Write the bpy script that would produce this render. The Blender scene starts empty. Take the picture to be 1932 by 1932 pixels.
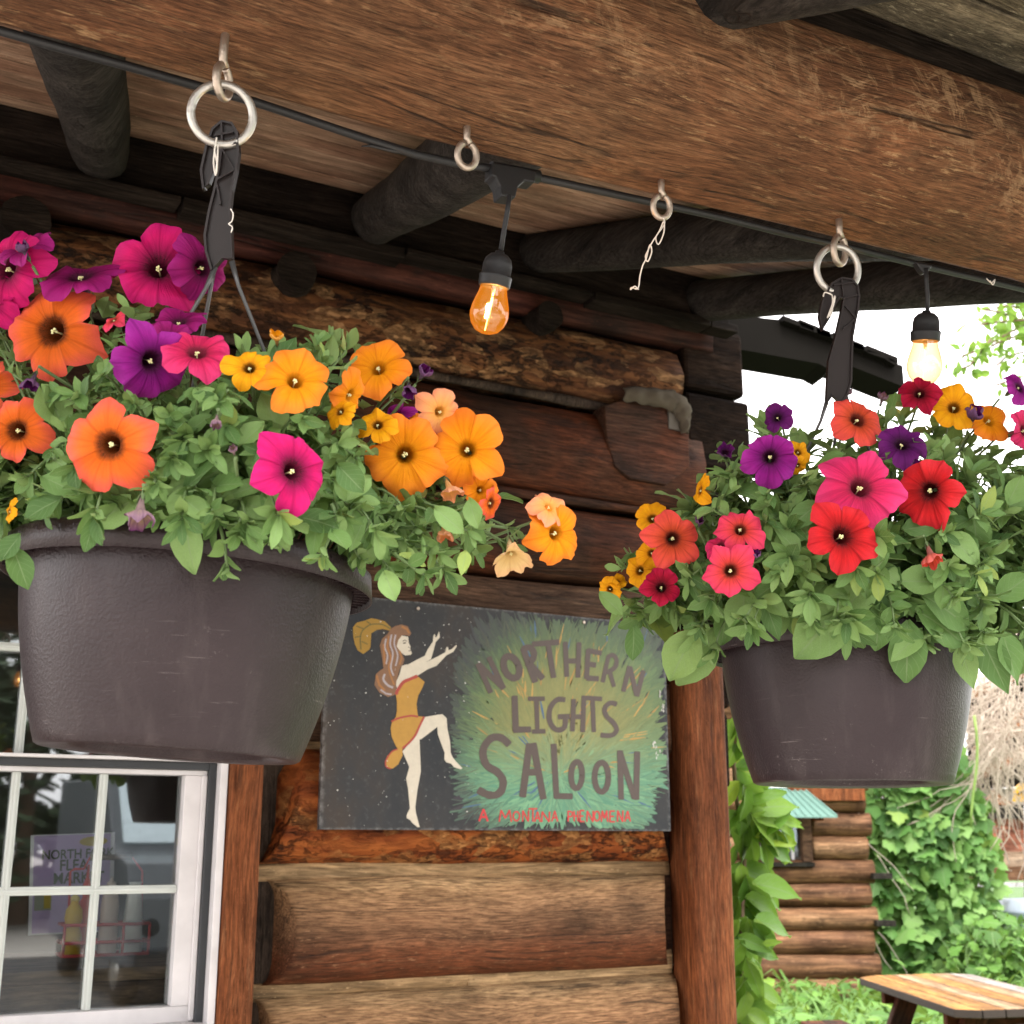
import bpy, math, random
from mathutils import Vector, Matrix, noise
random.seed(7)
R = math.radians
sc = bpy.context.scene
col = sc.collection

# ------------------------------------------------------------------ camera
F, CX = 2400.0, 966.0                      # focal length and centre in photo pixels (1932 px frame)
PITCH, YAW = math.atan(624 / F), R(28)
EYE = Vector((0, 0, 1.6))
fw = Vector((math.sin(YAW) * math.cos(PITCH), math.cos(YAW) * math.cos(PITCH), math.sin(PITCH)))
rt = Vector((math.cos(YAW), -math.sin(YAW), 0))
up = rt.cross(fw)
cam_d = bpy.data.cameras.new('camera')
cam = bpy.data.objects.new('camera', cam_d)
col.objects.link(cam)
cam.matrix_world = Matrix.Translation(EYE) @ Matrix((rt, up, -fw)).transposed().to_4x4()
cam_d.sensor_width = 36
cam_d.lens = 36 * F / 1932
cam_d.clip_start, cam_d.clip_end = 0.05, 600
cam_d.dof.use_dof = True
cam_d.dof.focus_distance = 1.55
cam_d.dof.aperture_fstop = 13
sc.camera = cam

# ------------------------------------------------------------------ sky, sun, exposure (overcast day)
SUN_EL, SUN_ROT = R(58), R(200)
w = bpy.data.worlds.new('World'); sc.world = w; w.use_nodes = True
nt = w.node_tree; nt.nodes.clear()
sky = nt.nodes.new('ShaderNodeTexSky'); sky.sky_type = 'NISHITA'; sky.sun_disc = False
sky.sun_elevation = SUN_EL; sky.sun_rotation = SUN_ROT; sky.dust_density = 4
hs = nt.nodes.new('ShaderNodeHueSaturation'); hs.inputs['Saturation'].default_value = 0.08
nt.links.new(sky.outputs[0], hs.inputs['Color'])
mx = nt.nodes.new('ShaderNodeMix'); mx.data_type = 'RGBA'; mx.inputs[0].default_value = 0.75
nt.links.new(hs.outputs[0], mx.inputs[6]); mx.inputs[7].default_value = (11, 10.7, 10.7, 1)   # even cloud cover
bg = nt.nodes.new('ShaderNodeBackground'); bg.inputs[1].default_value = 0.14
nt.links.new(mx.outputs[2], bg.inputs[0])
out = nt.nodes.new('ShaderNodeOutputWorld'); nt.links.new(bg.outputs[0], out.inputs[0])
sl = bpy.data.lights.new('sun', 'SUN'); sl.energy = 1.3; sl.angle = R(25); sl.color = (1, .96, .9)
so = bpy.data.objects.new('sun', sl); col.objects.link(so)
sdir = Vector((math.sin(SUN_ROT) * math.cos(SUN_EL), math.cos(SUN_ROT) * math.cos(SUN_EL), math.sin(SUN_EL)))
so.rotation_euler = sdir.to_track_quat('Z', 'Y').to_euler(); so.location = (0, -6, 12)
sc.view_settings.view_transform = 'Standard'; sc.view_settings.look = 'None'
sc.view_settings.gamma = 1; sc.view_settings.exposure = 1.8
sc.view_settings.use_curve_mapping = False
sc.render.engine = 'CYCLES'
sc.cycles.use_denoising = True
sc.cycles.max_bounces = 8; sc.cycles.diffuse_bounces = 5; sc.cycles.transparent_max_bounces = 16
sc.cycles.sample_clamp_indirect = 6


# ------------------------------------------------------------------ measuring helpers
def ray(x, y): return fw + rt * ((x - CX) / F) - up * ((y - CX) / F)
def at(x, y, d): return EYE + ray(x, y) * d
def on(x, y, ax, v):
    r = ray(x, y); return EYE + r * ((v - EYE[ax]) / r[ax])
def proj(p):
    v = p - EYE; d = v.dot(fw); return CX + F * v.dot(rt) / d, CX - F * v.dot(up) / d, d

# ------------------------------------------------------------------ mesh helpers
class MB:
    def __init__(s): s.v, s.f, s.uv, s.c = [], [], [], []
    def add(s, vs, fs, uvs=None, c=None):
        o = len(s.v)
        s.v += [tuple(p) for p in vs]; s.f += [tuple(i + o for i in f) for f in fs]
        s.uv += uvs or [(0, 0)] * len(vs)
        s.c += c if isinstance(c, list) else [c or (1, 1, 1, 1)] * len(vs)
        return s
    def box(s, a, b, M=None, bev=0):
        (x0, y0, z0), (x1, y1, z1) = a, b
        if bev:
            d = bev; vs = []
            for x, y in ((x0 + d, y0), (x1 - d, y0), (x1, y0 + d), (x1, y1 - d), (x1 - d, y1), (x0 + d, y1), (x0, y1 - d), (x0, y0 + d)):
                vs += [Vector((x, y, z0)), Vector((x, y, z1))]
            fs = [(2 * i, (2 * i + 2) % 16, (2 * i + 3) % 16, 2 * i + 1) for i in range(8)] + [tuple(range(14, -1, -2)), tuple(range(1, 16, 2))]
        else:
            vs = [Vector((x, y, z)) for z in (z0, z1) for x, y in ((x0, y0), (x1, y0), (x1, y1), (x0, y1))]
            fs = [(3, 2, 1, 0), (4, 5, 6, 7), (0, 1, 5, 4), (1, 2, 6, 5), (2, 3, 7, 6), (3, 0, 4, 7)]
        if M: vs = [M @ p for p in vs]
        return s.add(vs, fs)
    def tube(s, pts, r, n=6, cap=True, c=None):
        pts = [Vector(p) for p in pts]; k = len(pts)
        rr = r if isinstance(r, (list, tuple)) else [r] * k
        vs, fs, a = [], [], None
        for i, p in enumerate(pts):
            t = (pts[min(i + 1, k - 1)] - pts[max(i - 1, 0)])
            t = t.normalized() if t.length > 1e-9 else Vector((0, 0, 1))
            if a is None: a = t.orthogonal().normalized()
            else:
                a = a - t * a.dot(t)
                a = a.normalized() if a.length > 1e-6 else t.orthogonal().normalized()
            b = t.cross(a)
            for j in range(n):
                q = 2 * math.pi * j / n
                vs.append(p + (a * math.cos(q) + b * math.sin(q)) * rr[i])
        for i in range(k - 1):
            for j in range(n):
                j2 = (j + 1) % n
                fs.append((i * n + j, i * n + j2, (i + 1) * n + j2, (i + 1) * n + j))
        if cap: fs += [tuple(range(n - 1, -1, -1)), tuple(range((k - 1) * n, k * n))]
        return s.add(vs, fs, [(0, i / max(1, k - 1)) for i in range(k) for _ in range(n)], c)
    def lathe(s, prof, n=48, M=None, cap=True):
        vs = [Vector((r * math.cos(2 * math.pi * j / n), r * math.sin(2 * math.pi * j / n), z)) for r, z in prof for j in range(n)]
        fs = [(i * n + j, i * n + (j + 1) % n, (i + 1) * n + (j + 1) % n, (i + 1) * n + j) for i in range(len(prof) - 1) for j in range(n)]
        if cap: fs += [tuple(range(n - 1, -1, -1)), tuple(range((len(prof) - 1) * n, len(prof) * n))]
        if M: vs = [M @ p for p in vs]
        return s.add(vs, fs)
    def torus(s, M, R0, r, n=40, m=12):
        vs, fs = [], []
        for i in range(n):
            a = 2 * math.pi * i / n
            for j in range(m):
                b = 2 * math.pi * j / m
                vs.append(M @ Vector(((R0 + r * math.cos(b)) * math.cos(a), (R0 + r * math.cos(b)) * math.sin(a), r * math.sin(b))))
        for i in range(n):
            for j in range(m):
                fs.append((i * m + j, ((i + 1) % n) * m + j, ((i + 1) % n) * m + (j + 1) % m, i * m + (j + 1) % m))
        return s.add(vs, fs)
    def poly(s, pts, d):                      # polygon (3D points) extruded by vector d
        n = len(pts)
        vs = [Vector(p) for p in pts] + [Vector(p) + d for p in pts]
        fs = [tuple(range(n)), tuple(range(2 * n - 1, n - 1, -1))] + [(i, i + n, (i + 1) % n + n, (i + 1) % n) for i in range(n)]
        return s.add(vs, fs)
    def mesh(s, name, m, off=None, smooth=True):
        me = bpy.data.meshes.new(name)
        vs = s.v if off is None else [(p[0] - off[0], p[1] - off[1], p[2] - off[2]) for p in s.v]
        me.from_pydata(vs, [], s.f)
        uvl = me.uv_layers.new(name='UVMap')
        li = [0] * len(me.loops); me.loops.foreach_get('vertex_index', li)
        uvl.data.foreach_set('uv', [q for i in li for q in s.uv[i]])
        ca = me.color_attributes.new('col', 'FLOAT_COLOR', 'POINT')
        ca.data.foreach_set('color', [q for c in s.c for q in c])
        if smooth: me.polygons.foreach_set('use_smooth', [len(f) < 5 for f in s.f])
        me.materials.append(m)
        return me

def link(name, me, parent=None):
    o = bpy.data.objects.new(name, me); col.objects.link(o)
    if parent: o.parent = parent
    return o
def org(o):
    p = Vector((0, 0, 0))
    while o: p += o.location; o = o.parent
    return p
def obj(name, mb, m, parent=None, smooth=True, bevel=0, label=None, kind=None, loc=None):
    """links ONE mesh object built in world coordinates; parts keep their thing's origin"""
    off = org(parent) if parent else (Vector(loc) if loc is not None else Vector((0, 0, 0)))
    o = link(name, mb.mesh(name, m, off, smooth), parent)
    if not parent: o.location = off
    if bevel:
        bv = o.modifiers.new('bevel', 'BEVEL'); bv.width = bevel; bv.segments = 2; bv.limit_method = 'ANGLE'; bv.angle_limit = R(40)
    if smooth == 'auto':
        pass
    if label: o['label'] = label
    if kind: o['kind'] = kind
    return o
def thing(name, label, cat, loc, group=None):
    o = link(name, None); o.location = loc; o.empty_display_size = .05
    tag(o, label, cat, group); return o
def tag(o, label, cat, group=None):
    o['label'] = label; o['category'] = cat
    if group: o['group'] = group
    return o
def struct(o, kind='structure'): o['kind'] = kind; return o
def circle_M(c, nrm, spin=0):
    return Matrix.Translation(c) @ Vector(nrm).to_track_quat('Z', 'Y').to_matrix().to_4x4() @ Matrix.Rotation(spin, 4, 'Z')

# ------------------------------------------------------------------ material helpers
class N:
    def __init__(s, name):
        s.m = bpy.data.materials.new(name); s.m.use_nodes = True
        s.t = s.m.node_tree; s.t.nodes.clear()
        s.out = s.t.nodes.new('ShaderNodeOutputMaterial')
    def n(s, typ, props=None, **ins):
        k = s.t.nodes.new('ShaderNode' + typ)
        for a, b in (props or {}).items(): setattr(k, a, b)
        for a, b in ins.items():
            key = int(a[1:]) if a[0] == 'i' and a[1:].isdigit() else a.replace('_', ' ')
            s.set(k.inputs[key], b)
        return k
    def set(s, sock, v):
        if isinstance(v, bpy.types.NodeSocket): s.t.links.new(v, sock)
        elif isinstance(v, bpy.types.Node): s.t.links.new(v.outputs[0], sock)
        else:
            if isinstance(v, tuple) and len(v) == 3 and sock.type == 'RGBA': v = v + (1,)
            sock.default_value = v
    def ramp(s, fac, stops, interp='LINEAR'):
        k = s.t.nodes.new('ShaderNodeValToRGB'); e = k.color_ramp; e.interpolation = interp
        while len(e.elements) < len(stops): e.elements.new(0.5)
        for el, (p, c) in zip(e.elements, stops):
            el.position = p; el.color = (c, c, c, 1) if isinstance(c, (int, float)) else tuple(c) + (1,)
        s.set(k.inputs[0], fac); return k.outputs[0]
    def mix(s, fac, a, b, mode='MIX'):
        k = s.t.nodes.new('ShaderNodeMix'); k.data_type = 'RGBA'; k.blend_type = mode
        s.set(k.inputs[0], fac); s.set(k.inputs[6], a); s.set(k.inputs[7], b); return k.outputs[2]
    def math(s, op, a, b=0.0, c=None):
        k = s.t.nodes.new('ShaderNodeMath'); k.operation = op
        s.set(k.inputs[0], a); s.set(k.inputs[1], b)
        if c is not None: s.set(k.inputs[2], c)
        return k.outputs[0]
    def noise(s, vec, scale, detail=4, rough=.55, dist=0):
        return s.n('TexNoise', Vector=vec, Scale=scale, Detail=detail, Roughness=rough, Distortion=dist).outputs['Fac']
    def mapping(s, vec, scale=(1, 1, 1), loc=(0, 0, 0), rot=(0, 0, 0)):
        return s.n('Mapping', Vector=vec, Scale=scale, Location=loc, Rotation=rot).outputs[0]
    def coord(s, which='Object', vary=True):
        c = s.n('TexCoord').outputs[which]
        if not vary: return c
        r = s.n('ObjectInfo').outputs['Random']
        cv = s.n('CombineXYZ', X=s.math('MULTIPLY', r, 37.0), Y=s.math('MULTIPLY', r, 71.0), Z=s.math('MULTIPLY', r, 13.0))
        return s.n('VectorMath', {'operation': 'ADD'}, i0=c, i1=cv.outputs[0]).outputs[0]
    def bump(s, h, strength=.3, dist=.01, normal=None):
        k = s.n('Bump', Height=h, Strength=strength, Distance=dist)
        if normal is not None: s.set(k.inputs['Normal'], normal)
        return k.outputs[0]
    def bsdf(s, base, rough=.6, normal=None, **kw):
        b = s.n('BsdfPrincipled', Roughness=rough, **{'Base_Color': base}, **kw)
        if normal is not None: s.set(b.inputs['Normal'], normal)
        return b
    def done(s, shader):
        s.set(s.out.inputs[0], shader); return s.m

def plain(name, c, rough=.6, metal=0, bump=0, bscale=200, spec=.4):
    a = N(name); v = a.coord()
    nf = a.noise(v, 12, 5)
    base = a.mix(nf, tuple(x * .78 for x in c), tuple(min(1, x * 1.2) for x in c))
    nm = a.bump(a.noise(v, bscale, 3), bump, .002) if bump else None
    return a.done(a.bsdf(base, rough, nm, Metallic=metal, **{'Specular_IOR_Level': spec}))

def wood(name, dark, mid, light, axis=0, fine=1.0, stretch=.07, crack=.5, pale=None, pale_amt=.5, grad=None, rough=.72, bump=.5, knots=True, red=None, spec=.14, saw=False, edge=None, fk_s=None):
    """grain runs along axis; crack = dark checks; pale = worn streaks; grad = weathering over the height of a log, with shading painted in to round it"""
    a = N(name); v = a.coord()
    sc3 = [1, 1, 1]; sc3[axis] = stretch
    wob = a.n('TexNoise', Vector=a.mapping(v, tuple(.6 if i == axis else 2 for i in range(3))), Scale=2.2, Detail=2).outputs['Color']
    v2 = a.n('VectorMath', {'operation': 'MULTIPLY_ADD'}, i0=wob, i1=(.09, .09, .09), i2=v).outputs[0]
    g = a.mapping(v2, tuple(sc3))
    n1 = a.noise(g, 16 * fine, 8, .6)
    n2 = a.noise(g, 95 * fine, 6, .65)
    n3 = a.noise(v, 2.6, 4, .55)
    base = a.ramp(n1, [(.30, dark), (.50, mid), (.72, light)])
    if red: base = a.mix(a.ramp(n3, [(.42, 0), (.62, 1)]), base, red)
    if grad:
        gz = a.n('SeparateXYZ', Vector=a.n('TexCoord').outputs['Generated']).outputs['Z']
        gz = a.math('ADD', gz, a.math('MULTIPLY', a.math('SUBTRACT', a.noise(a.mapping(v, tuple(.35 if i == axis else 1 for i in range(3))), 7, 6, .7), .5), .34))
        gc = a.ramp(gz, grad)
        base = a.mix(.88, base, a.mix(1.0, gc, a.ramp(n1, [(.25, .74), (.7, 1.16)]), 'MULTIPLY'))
    base = a.mix(a.ramp(n2, [(.35, .75), (.62, 0)]), base, tuple(x * .42 for x in dark))
    sf = [1, 1, 1]; sf[axis] = .055
    n5 = a.noise(a.mapping(v2, tuple(sf)), 210 * fine, 4, .6)
    base = a.mix(1.0, base, a.ramp(n5, [(.34, .58), (.5, 1.0), (.66, 1.32)]), 'MULTIPLY')
    base = a.mix(1.0, base, a.ramp(a.noise(v, 4.2, 5, .6), [(.30, .62), (.5, 1.0), (.70, 1.22)]), 'MULTIPLY')
    sb = [1, 1, 1]; sb[axis] = .09
    base = a.mix(1.0, base, a.ramp(a.noise(a.mapping(v2, tuple(sb)), 13, 5, .6), [(.32, .55), (.5, 1.0), (.68, 1.22)]), 'MULTIPLY')
    sp_ = [1, 1, 1]; sp_[axis] = .28
    fk = a.noise(a.mapping(v, tuple(sp_)), fk_s or 190 * fine, 6, .7)      # short dark pores and pale lifted fibres
    base = a.mix(a.ramp(fk, [(.30, .8), (.40, 0)]), base, tuple(x * .35 for x in dark))
    base = a.mix(a.ramp(fk, [(.60, 0), (.70, .5)]), base, tuple(min(1, x * 1.55) for x in light))
    if pale:
        sp = list(sc3); sp[axis] = stretch * 1.6
        pm = a.ramp(a.noise(a.mapping(v2, tuple(sp)), 42 * fine, 9, .75), [(.56, 0), (.66, 1)])
        pm = a.math('MULTIPLY', pm, a.ramp(a.noise(v, 5, 4), [(.35, .15), (.65, 1)]))
        base = a.mix(a.math('MULTIPLY', pm, pale_amt), base, pale)
    if saw:                                               # diagonal saw and drag marks on the upright face
        oz = a.n('SeparateXYZ', Vector=a.n('TexCoord').outputs['Object']).outputs['Z']
        up_ = a.ramp(a.math('SUBTRACT', a.math('ADD', oz, a.math('MULTIPLY', a.math('SUBTRACT', a.noise(v, 4, 3), .5), .05)), 2.425), [(.0, .06), (.035, 1)])
        for rot, sc_ in ((-.75, 60), (.5, 52), (-1.05, 36), (0, 70)):
            mp = a.mapping(a.mapping(v, (1, 1, 1), (0, 0, 0), (0, rot, 0)), (.16, 1, 1))
            sm = a.ramp(a.noise(mp, sc_, 7, .72), [(.555, 0), (.605, 1)])
            sm = a.math('MULTIPLY', a.math('MULTIPLY', sm, a.ramp(a.noise(v, 6.5, 5, .65), [(.38, .1), (.56, 1)])), up_)
            base = a.mix(a.math('MULTIPLY', sm, .5), base, (.46, .28, .15))
    sk = [1, 1, 1]; sk[axis] = .035
    ck = a.ramp(a.n('TexNoise', Vector=a.mapping(v2, tuple(sk)), Scale=14 * min(fine, 1.1), Detail=3, Roughness=.5).outputs['Fac'], [(.485, 1), (.497, 0), (.503, 0), (.515, 1)])
    ck2 = a.ramp(a.noise(a.mapping(v, (1.7, 1.7, 1.7)), 4, 3), [(.47, 1), (.56, 0)])
    ckm = a.math('MAXIMUM', ck, ck2)
    base = a.mix(a.math('MULTIPLY', a.math('SUBTRACT', 1.0, ckm), crack), base, (.012, .009, .007))
    if knots:
        ks = [1, 1, 1]; ks[axis] = .55
        vr = a.n('TexVoronoi', Vector=a.mapping(v, tuple(ks)), Scale=3.1, Randomness=1.0).outputs['Distance']
        base = a.mix(a.ramp(vr, [(.02, 1), (.05, .75), (.085, 0)]), base, tuple(x * .35 for x in dark))
    if edge:                                              # darker colour on the upright sides of the boards
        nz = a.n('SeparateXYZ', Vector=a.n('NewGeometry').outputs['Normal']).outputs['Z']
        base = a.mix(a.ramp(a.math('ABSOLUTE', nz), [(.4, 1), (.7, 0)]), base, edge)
    h = a.math('ADD', a.math('MULTIPLY', n1, .5), a.math('ADD', a.math('ADD', a.math('MULTIPLY', n2, .5), a.math('MULTIPLY', n5, .35)), a.math('MULTIPLY', ckm, .5)))
    nm = a.bump(h, bump, .008)
    return a.done(a.bsdf(base, a.ramp(n2, [(.3, rough + .12), (.7, rough - .1)]), nm, **{'Specular_IOR_Level': spec}))

def bark(name, dark, mid, light, pale, pit, stretch=.45):
    """peeling log face: streaky inner wood, ragged bark flakes and dark pits"""
    a = N(name); v = a.coord()
    g = a.mapping(v, (stretch * .3, 1, 1)); f = a.mapping(v, (stretch, 1, 1))
    n1 = a.noise(g, 24, 9, .65)
    base = a.ramp(n1, [(.32, dark), (.48, mid), (.66, light)])
    wd = a.n('VectorMath', {'operation': 'MULTIPLY_ADD'}, i0=a.n('TexNoise', Vector=f, Scale=16, Detail=6).outputs['Color'], i1=(.07, .05, .05), i2=f).outputs[0]
    vo = a.n('TexVoronoi', Vector=wd, Scale=30.0)
    cr = a.n('SeparateColor', Color=vo.outputs['Color']).outputs[0]
    chip = a.math('MULTIPLY', a.ramp(cr, [(.58, 0), (.64, 1)]), a.ramp(a.noise(f, 7, 5, .6), [(.42, 0), (.56, 1)]))
    chip = a.math('MULTIPLY', chip, a.ramp(a.noise(f, 70, 6, .7), [(.36, .2), (.55, 1)]))
    base = a.mix(a.math('MULTIPLY', chip, .85), base, pale)
    fl = a.math('MULTIPLY', a.ramp(a.noise(wd, 52, 9, .75), [(.50, 0), (.58, 1)]), a.ramp(a.noise(f, 5.5, 5), [(.38, .1), (.56, 1)]))
    base = a.mix(a.math('MULTIPLY', fl, .88), base, pit)
    h = a.math('ADD', a.math('ADD', a.math('MULTIPLY', chip, .9), n1), a.math('MULTIPLY', fl, -1.0))
    return a.done(a.bsdf(base, .75, a.bump(h, .9, .012), **{'Specular_IOR_Level': .15}))

# ------------------------------------------------------------------ materials
M = {}
M['beam'] = wood('beam_wood', (.085, .037, .017), (.205, .098, .045), (.285, .150, .075), 0, 2.6, .10, .7, (.52, .32, .16), .8, red=(.205, .085, .038), bump=.9, fk_s=90, saw=True, spec=.22)
M['board'] = wood('ceiling_board_wood', (.26, .155, .098), (.42, .27, .175), (.50, .35, .24), 0, 1.7, .06, .5, red=(.27, .145, .09), bump=.3)
M['overhang'] = wood('overhang_wood', (.08, .065, .045), (.17, .14, .09), (.26, .21, .14), 0, 2.2, .3, .4, (.42, .37, .25), .85, bump=.5, knots=False)
M['rafter'] = wood('rafter_wood', (.018, .015, .013), (.034, .029, .025), (.052, .045, .038), 1, 1.7, .07, .7, (.12, .10, .085), .3, bump=.6)
M['dark'] = wood('dark_wood', (.010, .0072, .0056), (.020, .0145, .0112), (.034, .025, .019), 0, 1.3, .08, .6, bump=.5, spec=.06)
M['post'] = wood('post_wood', (.10, .028, .009), (.185, .057, .019), (.25, .088, .032), 2, 1.7, .06, .4, bump=.3, pale=(.36, .19, .09), pale_amt=.35)
M['log_red'] = wood('log_red', (.030, .010, .008), (.060, .018, .012), (.10, .034, .021), 0, .7, .06, .6, red=(.035, .018, .014))
M['log_dark'] = wood('log_dark', (.024, .010, .006), (.052, .022, .0115), (.080, .037, .019), 0, 1.5, .08, .6, red=(.14, .036, .012))
M['log_mid'] = wood('log_mid', (.055, .028, .015), (.105, .056, .032), (.15, .085, .050), 0, 1.5, .07, .6, (.30, .19, .11), .35)
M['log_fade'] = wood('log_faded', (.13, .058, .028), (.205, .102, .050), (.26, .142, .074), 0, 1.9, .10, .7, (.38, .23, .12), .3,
                     grad=[(.05, (.13, .030, .010)), (.26, (.180, .055, .022)), (.46, (.225, .108, .054)), (.66, (.320, .175, .088)), (.84, (.41, .24, .118)), (.95, (.56, .37, .19))], bump=.5, fk_s=110)  # bleached top, red stained foot; contrast painted stronger so the log looks round
M['log_orange'] = bark('log_orange_bark', (.05, .012, .004), (.20, .048, .011), (.35, .105, .024), (.46, .21, .07), (.030, .012, .006), .5)
M['log_bark'] = bark('log_bark', (.020, .008, .004), (.072, .027, .011), (.20, .082, .029), (.38, .20, .09), (.008, .005, .004), .42)
M['chink'] = wood('chinking_wood', (.24, .145, .07), (.38, .245, .125), (.50, .345, .19), 0, .8, .06, .5, bump=.4)
M['cut'] = wood('cut_end_wood', (.028, .019, .013), (.060, .041, .029), (.09, .064, .046), 2, .9, .3, .6, bump=.7)
M['notch'] = wood('notch_wood', (.012, .0055, .0035), (.030, .0125, .007), (.052, .023, .012), 0, .8, .08, .6, bump=.6)
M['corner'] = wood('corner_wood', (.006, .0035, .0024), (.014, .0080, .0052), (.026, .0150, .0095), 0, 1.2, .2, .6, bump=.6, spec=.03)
M['eave'] = plain('backlit_eave_wood', (.007, .006, .005), .9, spec=.05)  # near-black colour stands in for the eave's backlit silhouette
M['void'] = plain('dark_room', (.11, .095, .08), .9)
M['white'] = plain('white_vinyl', (.66, .635, .64), .4)
M['muntin'] = plain('muntin_vinyl', (.55, .58, .55), .4)
M['gasket'] = plain('frame_channel', (.035, .038, .042), .45)
M['stub'] = wood('joist_end_wood', (.012, .010, .0078), (.024, .020, .015), (.044, .037, .028), 1, .9, .12, .5)
M['galv'] = plain('galvanised_steel', (.55, .53, .49), .38, .85, .3, 300)
M['rust'] = plain('worn_steel', (.48, .40, .33), .4, .85, .3, 300)
M['black'] = plain('black_rubber', (.018, .018, .019), .5, bump=.2)
M['hanger'] = plain('brown_plastic', (.017, .0115, .0115), .34, spec=.35)
M['twine'] = plain('white_twine', (.72, .68, .62), .9)
M['steelwire'] = plain('grey_wire', (.10, .10, .10), .35, .4)

a = N('window_glass')
fr = a.n('Fresnel', IOR=1.6).outputs[0]
a.done(a.n('MixShader', i0=a.math('ADD', a.math('MULTIPLY', fr, 1.05), .06), i1=a.n('BsdfTransparent', Color=(.88, .90, .89, 1)).outputs[0], i2=a.n('BsdfGlossy', Roughness=.02, Color=(.9, .93, .95, 1)).outputs[0]))
M['glass'] = a.m

# ------------------------------------------------------------------ the saloon
WY = 3.14                                    # face of the log wall
B = thing('saloon_building', 'dark weathered log saloon whose porch beam carries the hanging baskets and lights', 'building', (1.2, WY, 0))

def lumpy(p, amp, fx=1.2, f=3.5):
    return amp * noise.noise(Vector((p[0] * fx, p[1] * f, p[2] * f)))

# porch beam: a squared log with rounded arrises, running along x
def make_beam():
    mb = MB()
    sec = [(1.222, 2.412), (1.219, 2.402), (1.208, 2.397), (1.13, 2.397), (1.085, 2.404), (1.055, 2.416), (1.032, 2.434), (1.016, 2.458), (1.006, 2.49),
           (1.0, 2.53), (1.012, 2.556), (1.04, 2.566), (1.12, 2.568), (1.19, 2.562), (1.216, 2.545), (1.222, 2.5)]
    n, k = 120, len(sec)
    vs, fs = [], []
    for i in range(n):
        x = -1.2 + 4.0 * i / (n - 1)
        for j, (y, z) in enumerate(sec):
            d = noise.noise(Vector((x * 1.4, y * 6, z * 6 + 4))) * .008 + noise.noise(Vector((x * 9, y * 40, z * 40))) * .0016
            cz, cy = 2.485, 1.11
            zo = -.009 if x < .5 else -.009 + .036 * min(1, (x - .5) / 1.0)
            vs.append((x, y + (y - cy) * d * 2.5, z + (z - cz) * d * 2.5 + zo))
    for i in range(n - 1):
        for j in range(k):
            fs.append((i * k + j, i * k + (j + 1) % k, (i + 1) * k + (j + 1) % k, (i + 1) * k + j))
    fs += [tuple(range(k)), tuple(range((n - 1) * k + k - 1, (n - 1) * k - 1, -1))]
    return mb.add(vs, fs)
obj('porch_beam', make_beam(), M['beam'], B, label='big brown stained porch beam with scratched face')

# rafters: peeled poles rising to the wall
def pole(p0, p1, r0, r1, seed, n=26, m=20):
    p0, p1 = Vector(p0), Vector(p1); t = (p1 - p0).normalized(); a_ = t.orthogonal().normalized(); b_ = t.cross(a_)
    vs, fs = [], []
    for i in range(n):
        q = i / (n - 1); c = p0.lerp(p1, q)
        c = c + a_ * noise.noise(Vector((q * 2.2, seed, 0))) * .012 + b_ * noise.noise(Vector((q * 2.2, seed, 9))) * .012
        for j in range(m):
            an = 2 * math.pi * j / m
            rr = (r0 + (r1 - r0) * q) * (1 + .10 * noise.noise(Vector((math.cos(an) * 1.3, math.sin(an) * 1.3, q * 3 + seed))) + .03 * noise.noise(Vector((math.cos(an) * 4, math.sin(an) * 4, q * 14 + seed))))
            vs.append(c + (a_ * math.cos(an) + b_ * math.sin(an)) * rr)
    for i in range(n - 1):
        for j in range(m): fs.append((i * m + j, i * m + (j + 1) % m, (i + 1) * m + (j + 1) % m, (i + 1) * m + j))
    fs += [tuple(range(m - 1, -1, -1)), tuple(range((n - 1) * m, n * m))]
    return vs, fs
for i, (a_, b_, r) in enumerate((((150, 90), (190, 318), .068), ((870, 306), (706, 445), .068), ((1500, 436), (1010, 500), .062), ((1900, 520), (1320, 592), .062))):
    p0, p1 = on(*a_, 1, 1.8), on(*b_, 1, 3.1) + Vector((0, 0, .045))
    d = p1 - p0; d = d / d.y
    mb = MB(); mb.add(*pole(p0 + d * (1.205 - 1.8), p1 + d * .25, r, r * 1.02, i * 7.3))
    obj('rafter', mb, M['rafter'], B)
tl = on(1238, 6, 2, 2.60)
mb = MB(); mb.add(*pole(tl + Vector((-.02, .10, .04)), tl + Vector((.10, -.62, -.215)), .066, .064, 55.)); obj('rafter_tail', mb, M['rafter'], B)
mb = MB(); mb.add(*pole((0.1, 1.16, 2.64), (.06, .44, 2.385), .066, .064, 65.)); obj('rafter_tail', mb, M['rafter'], B)

# roof boards (ceiling inside, weathered overhang outside), deck above them
SL = .374
def roof_z(y): return 3.40 + SL * (y - 3.14)
y = .62; i = 0
while y < 3.3:
    wd = .132 + .012 * random.random()
    x0, x1 = -1.6, 2.44 + .02 * random.random()
    mb = MB(); g = .0035
    lift = random.uniform(0, .004)
    ys = (y + g, y + wd - g)
    vs = []
    for dz in (0, .022):
        for xx, yy in ((x0, ys[0]), (x1, ys[0]), (x1, ys[1]), (x0, ys[1])):
            vs.append((xx, yy, roof_z(yy) + lift + dz))
    mb.add(vs, [(3, 2, 1, 0), (4, 5, 6, 7), (0, 1, 5, 4), (1, 2, 6, 5), (2, 3, 7, 6), (3, 0, 4, 7)])
    obj('ceiling_board' if y > 1.0 else 'eave_board', mb, M['board'] if y > 1.02 else M['overhang'], B, smooth=False, bevel=.003)
    y += wd; i += 1
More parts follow.
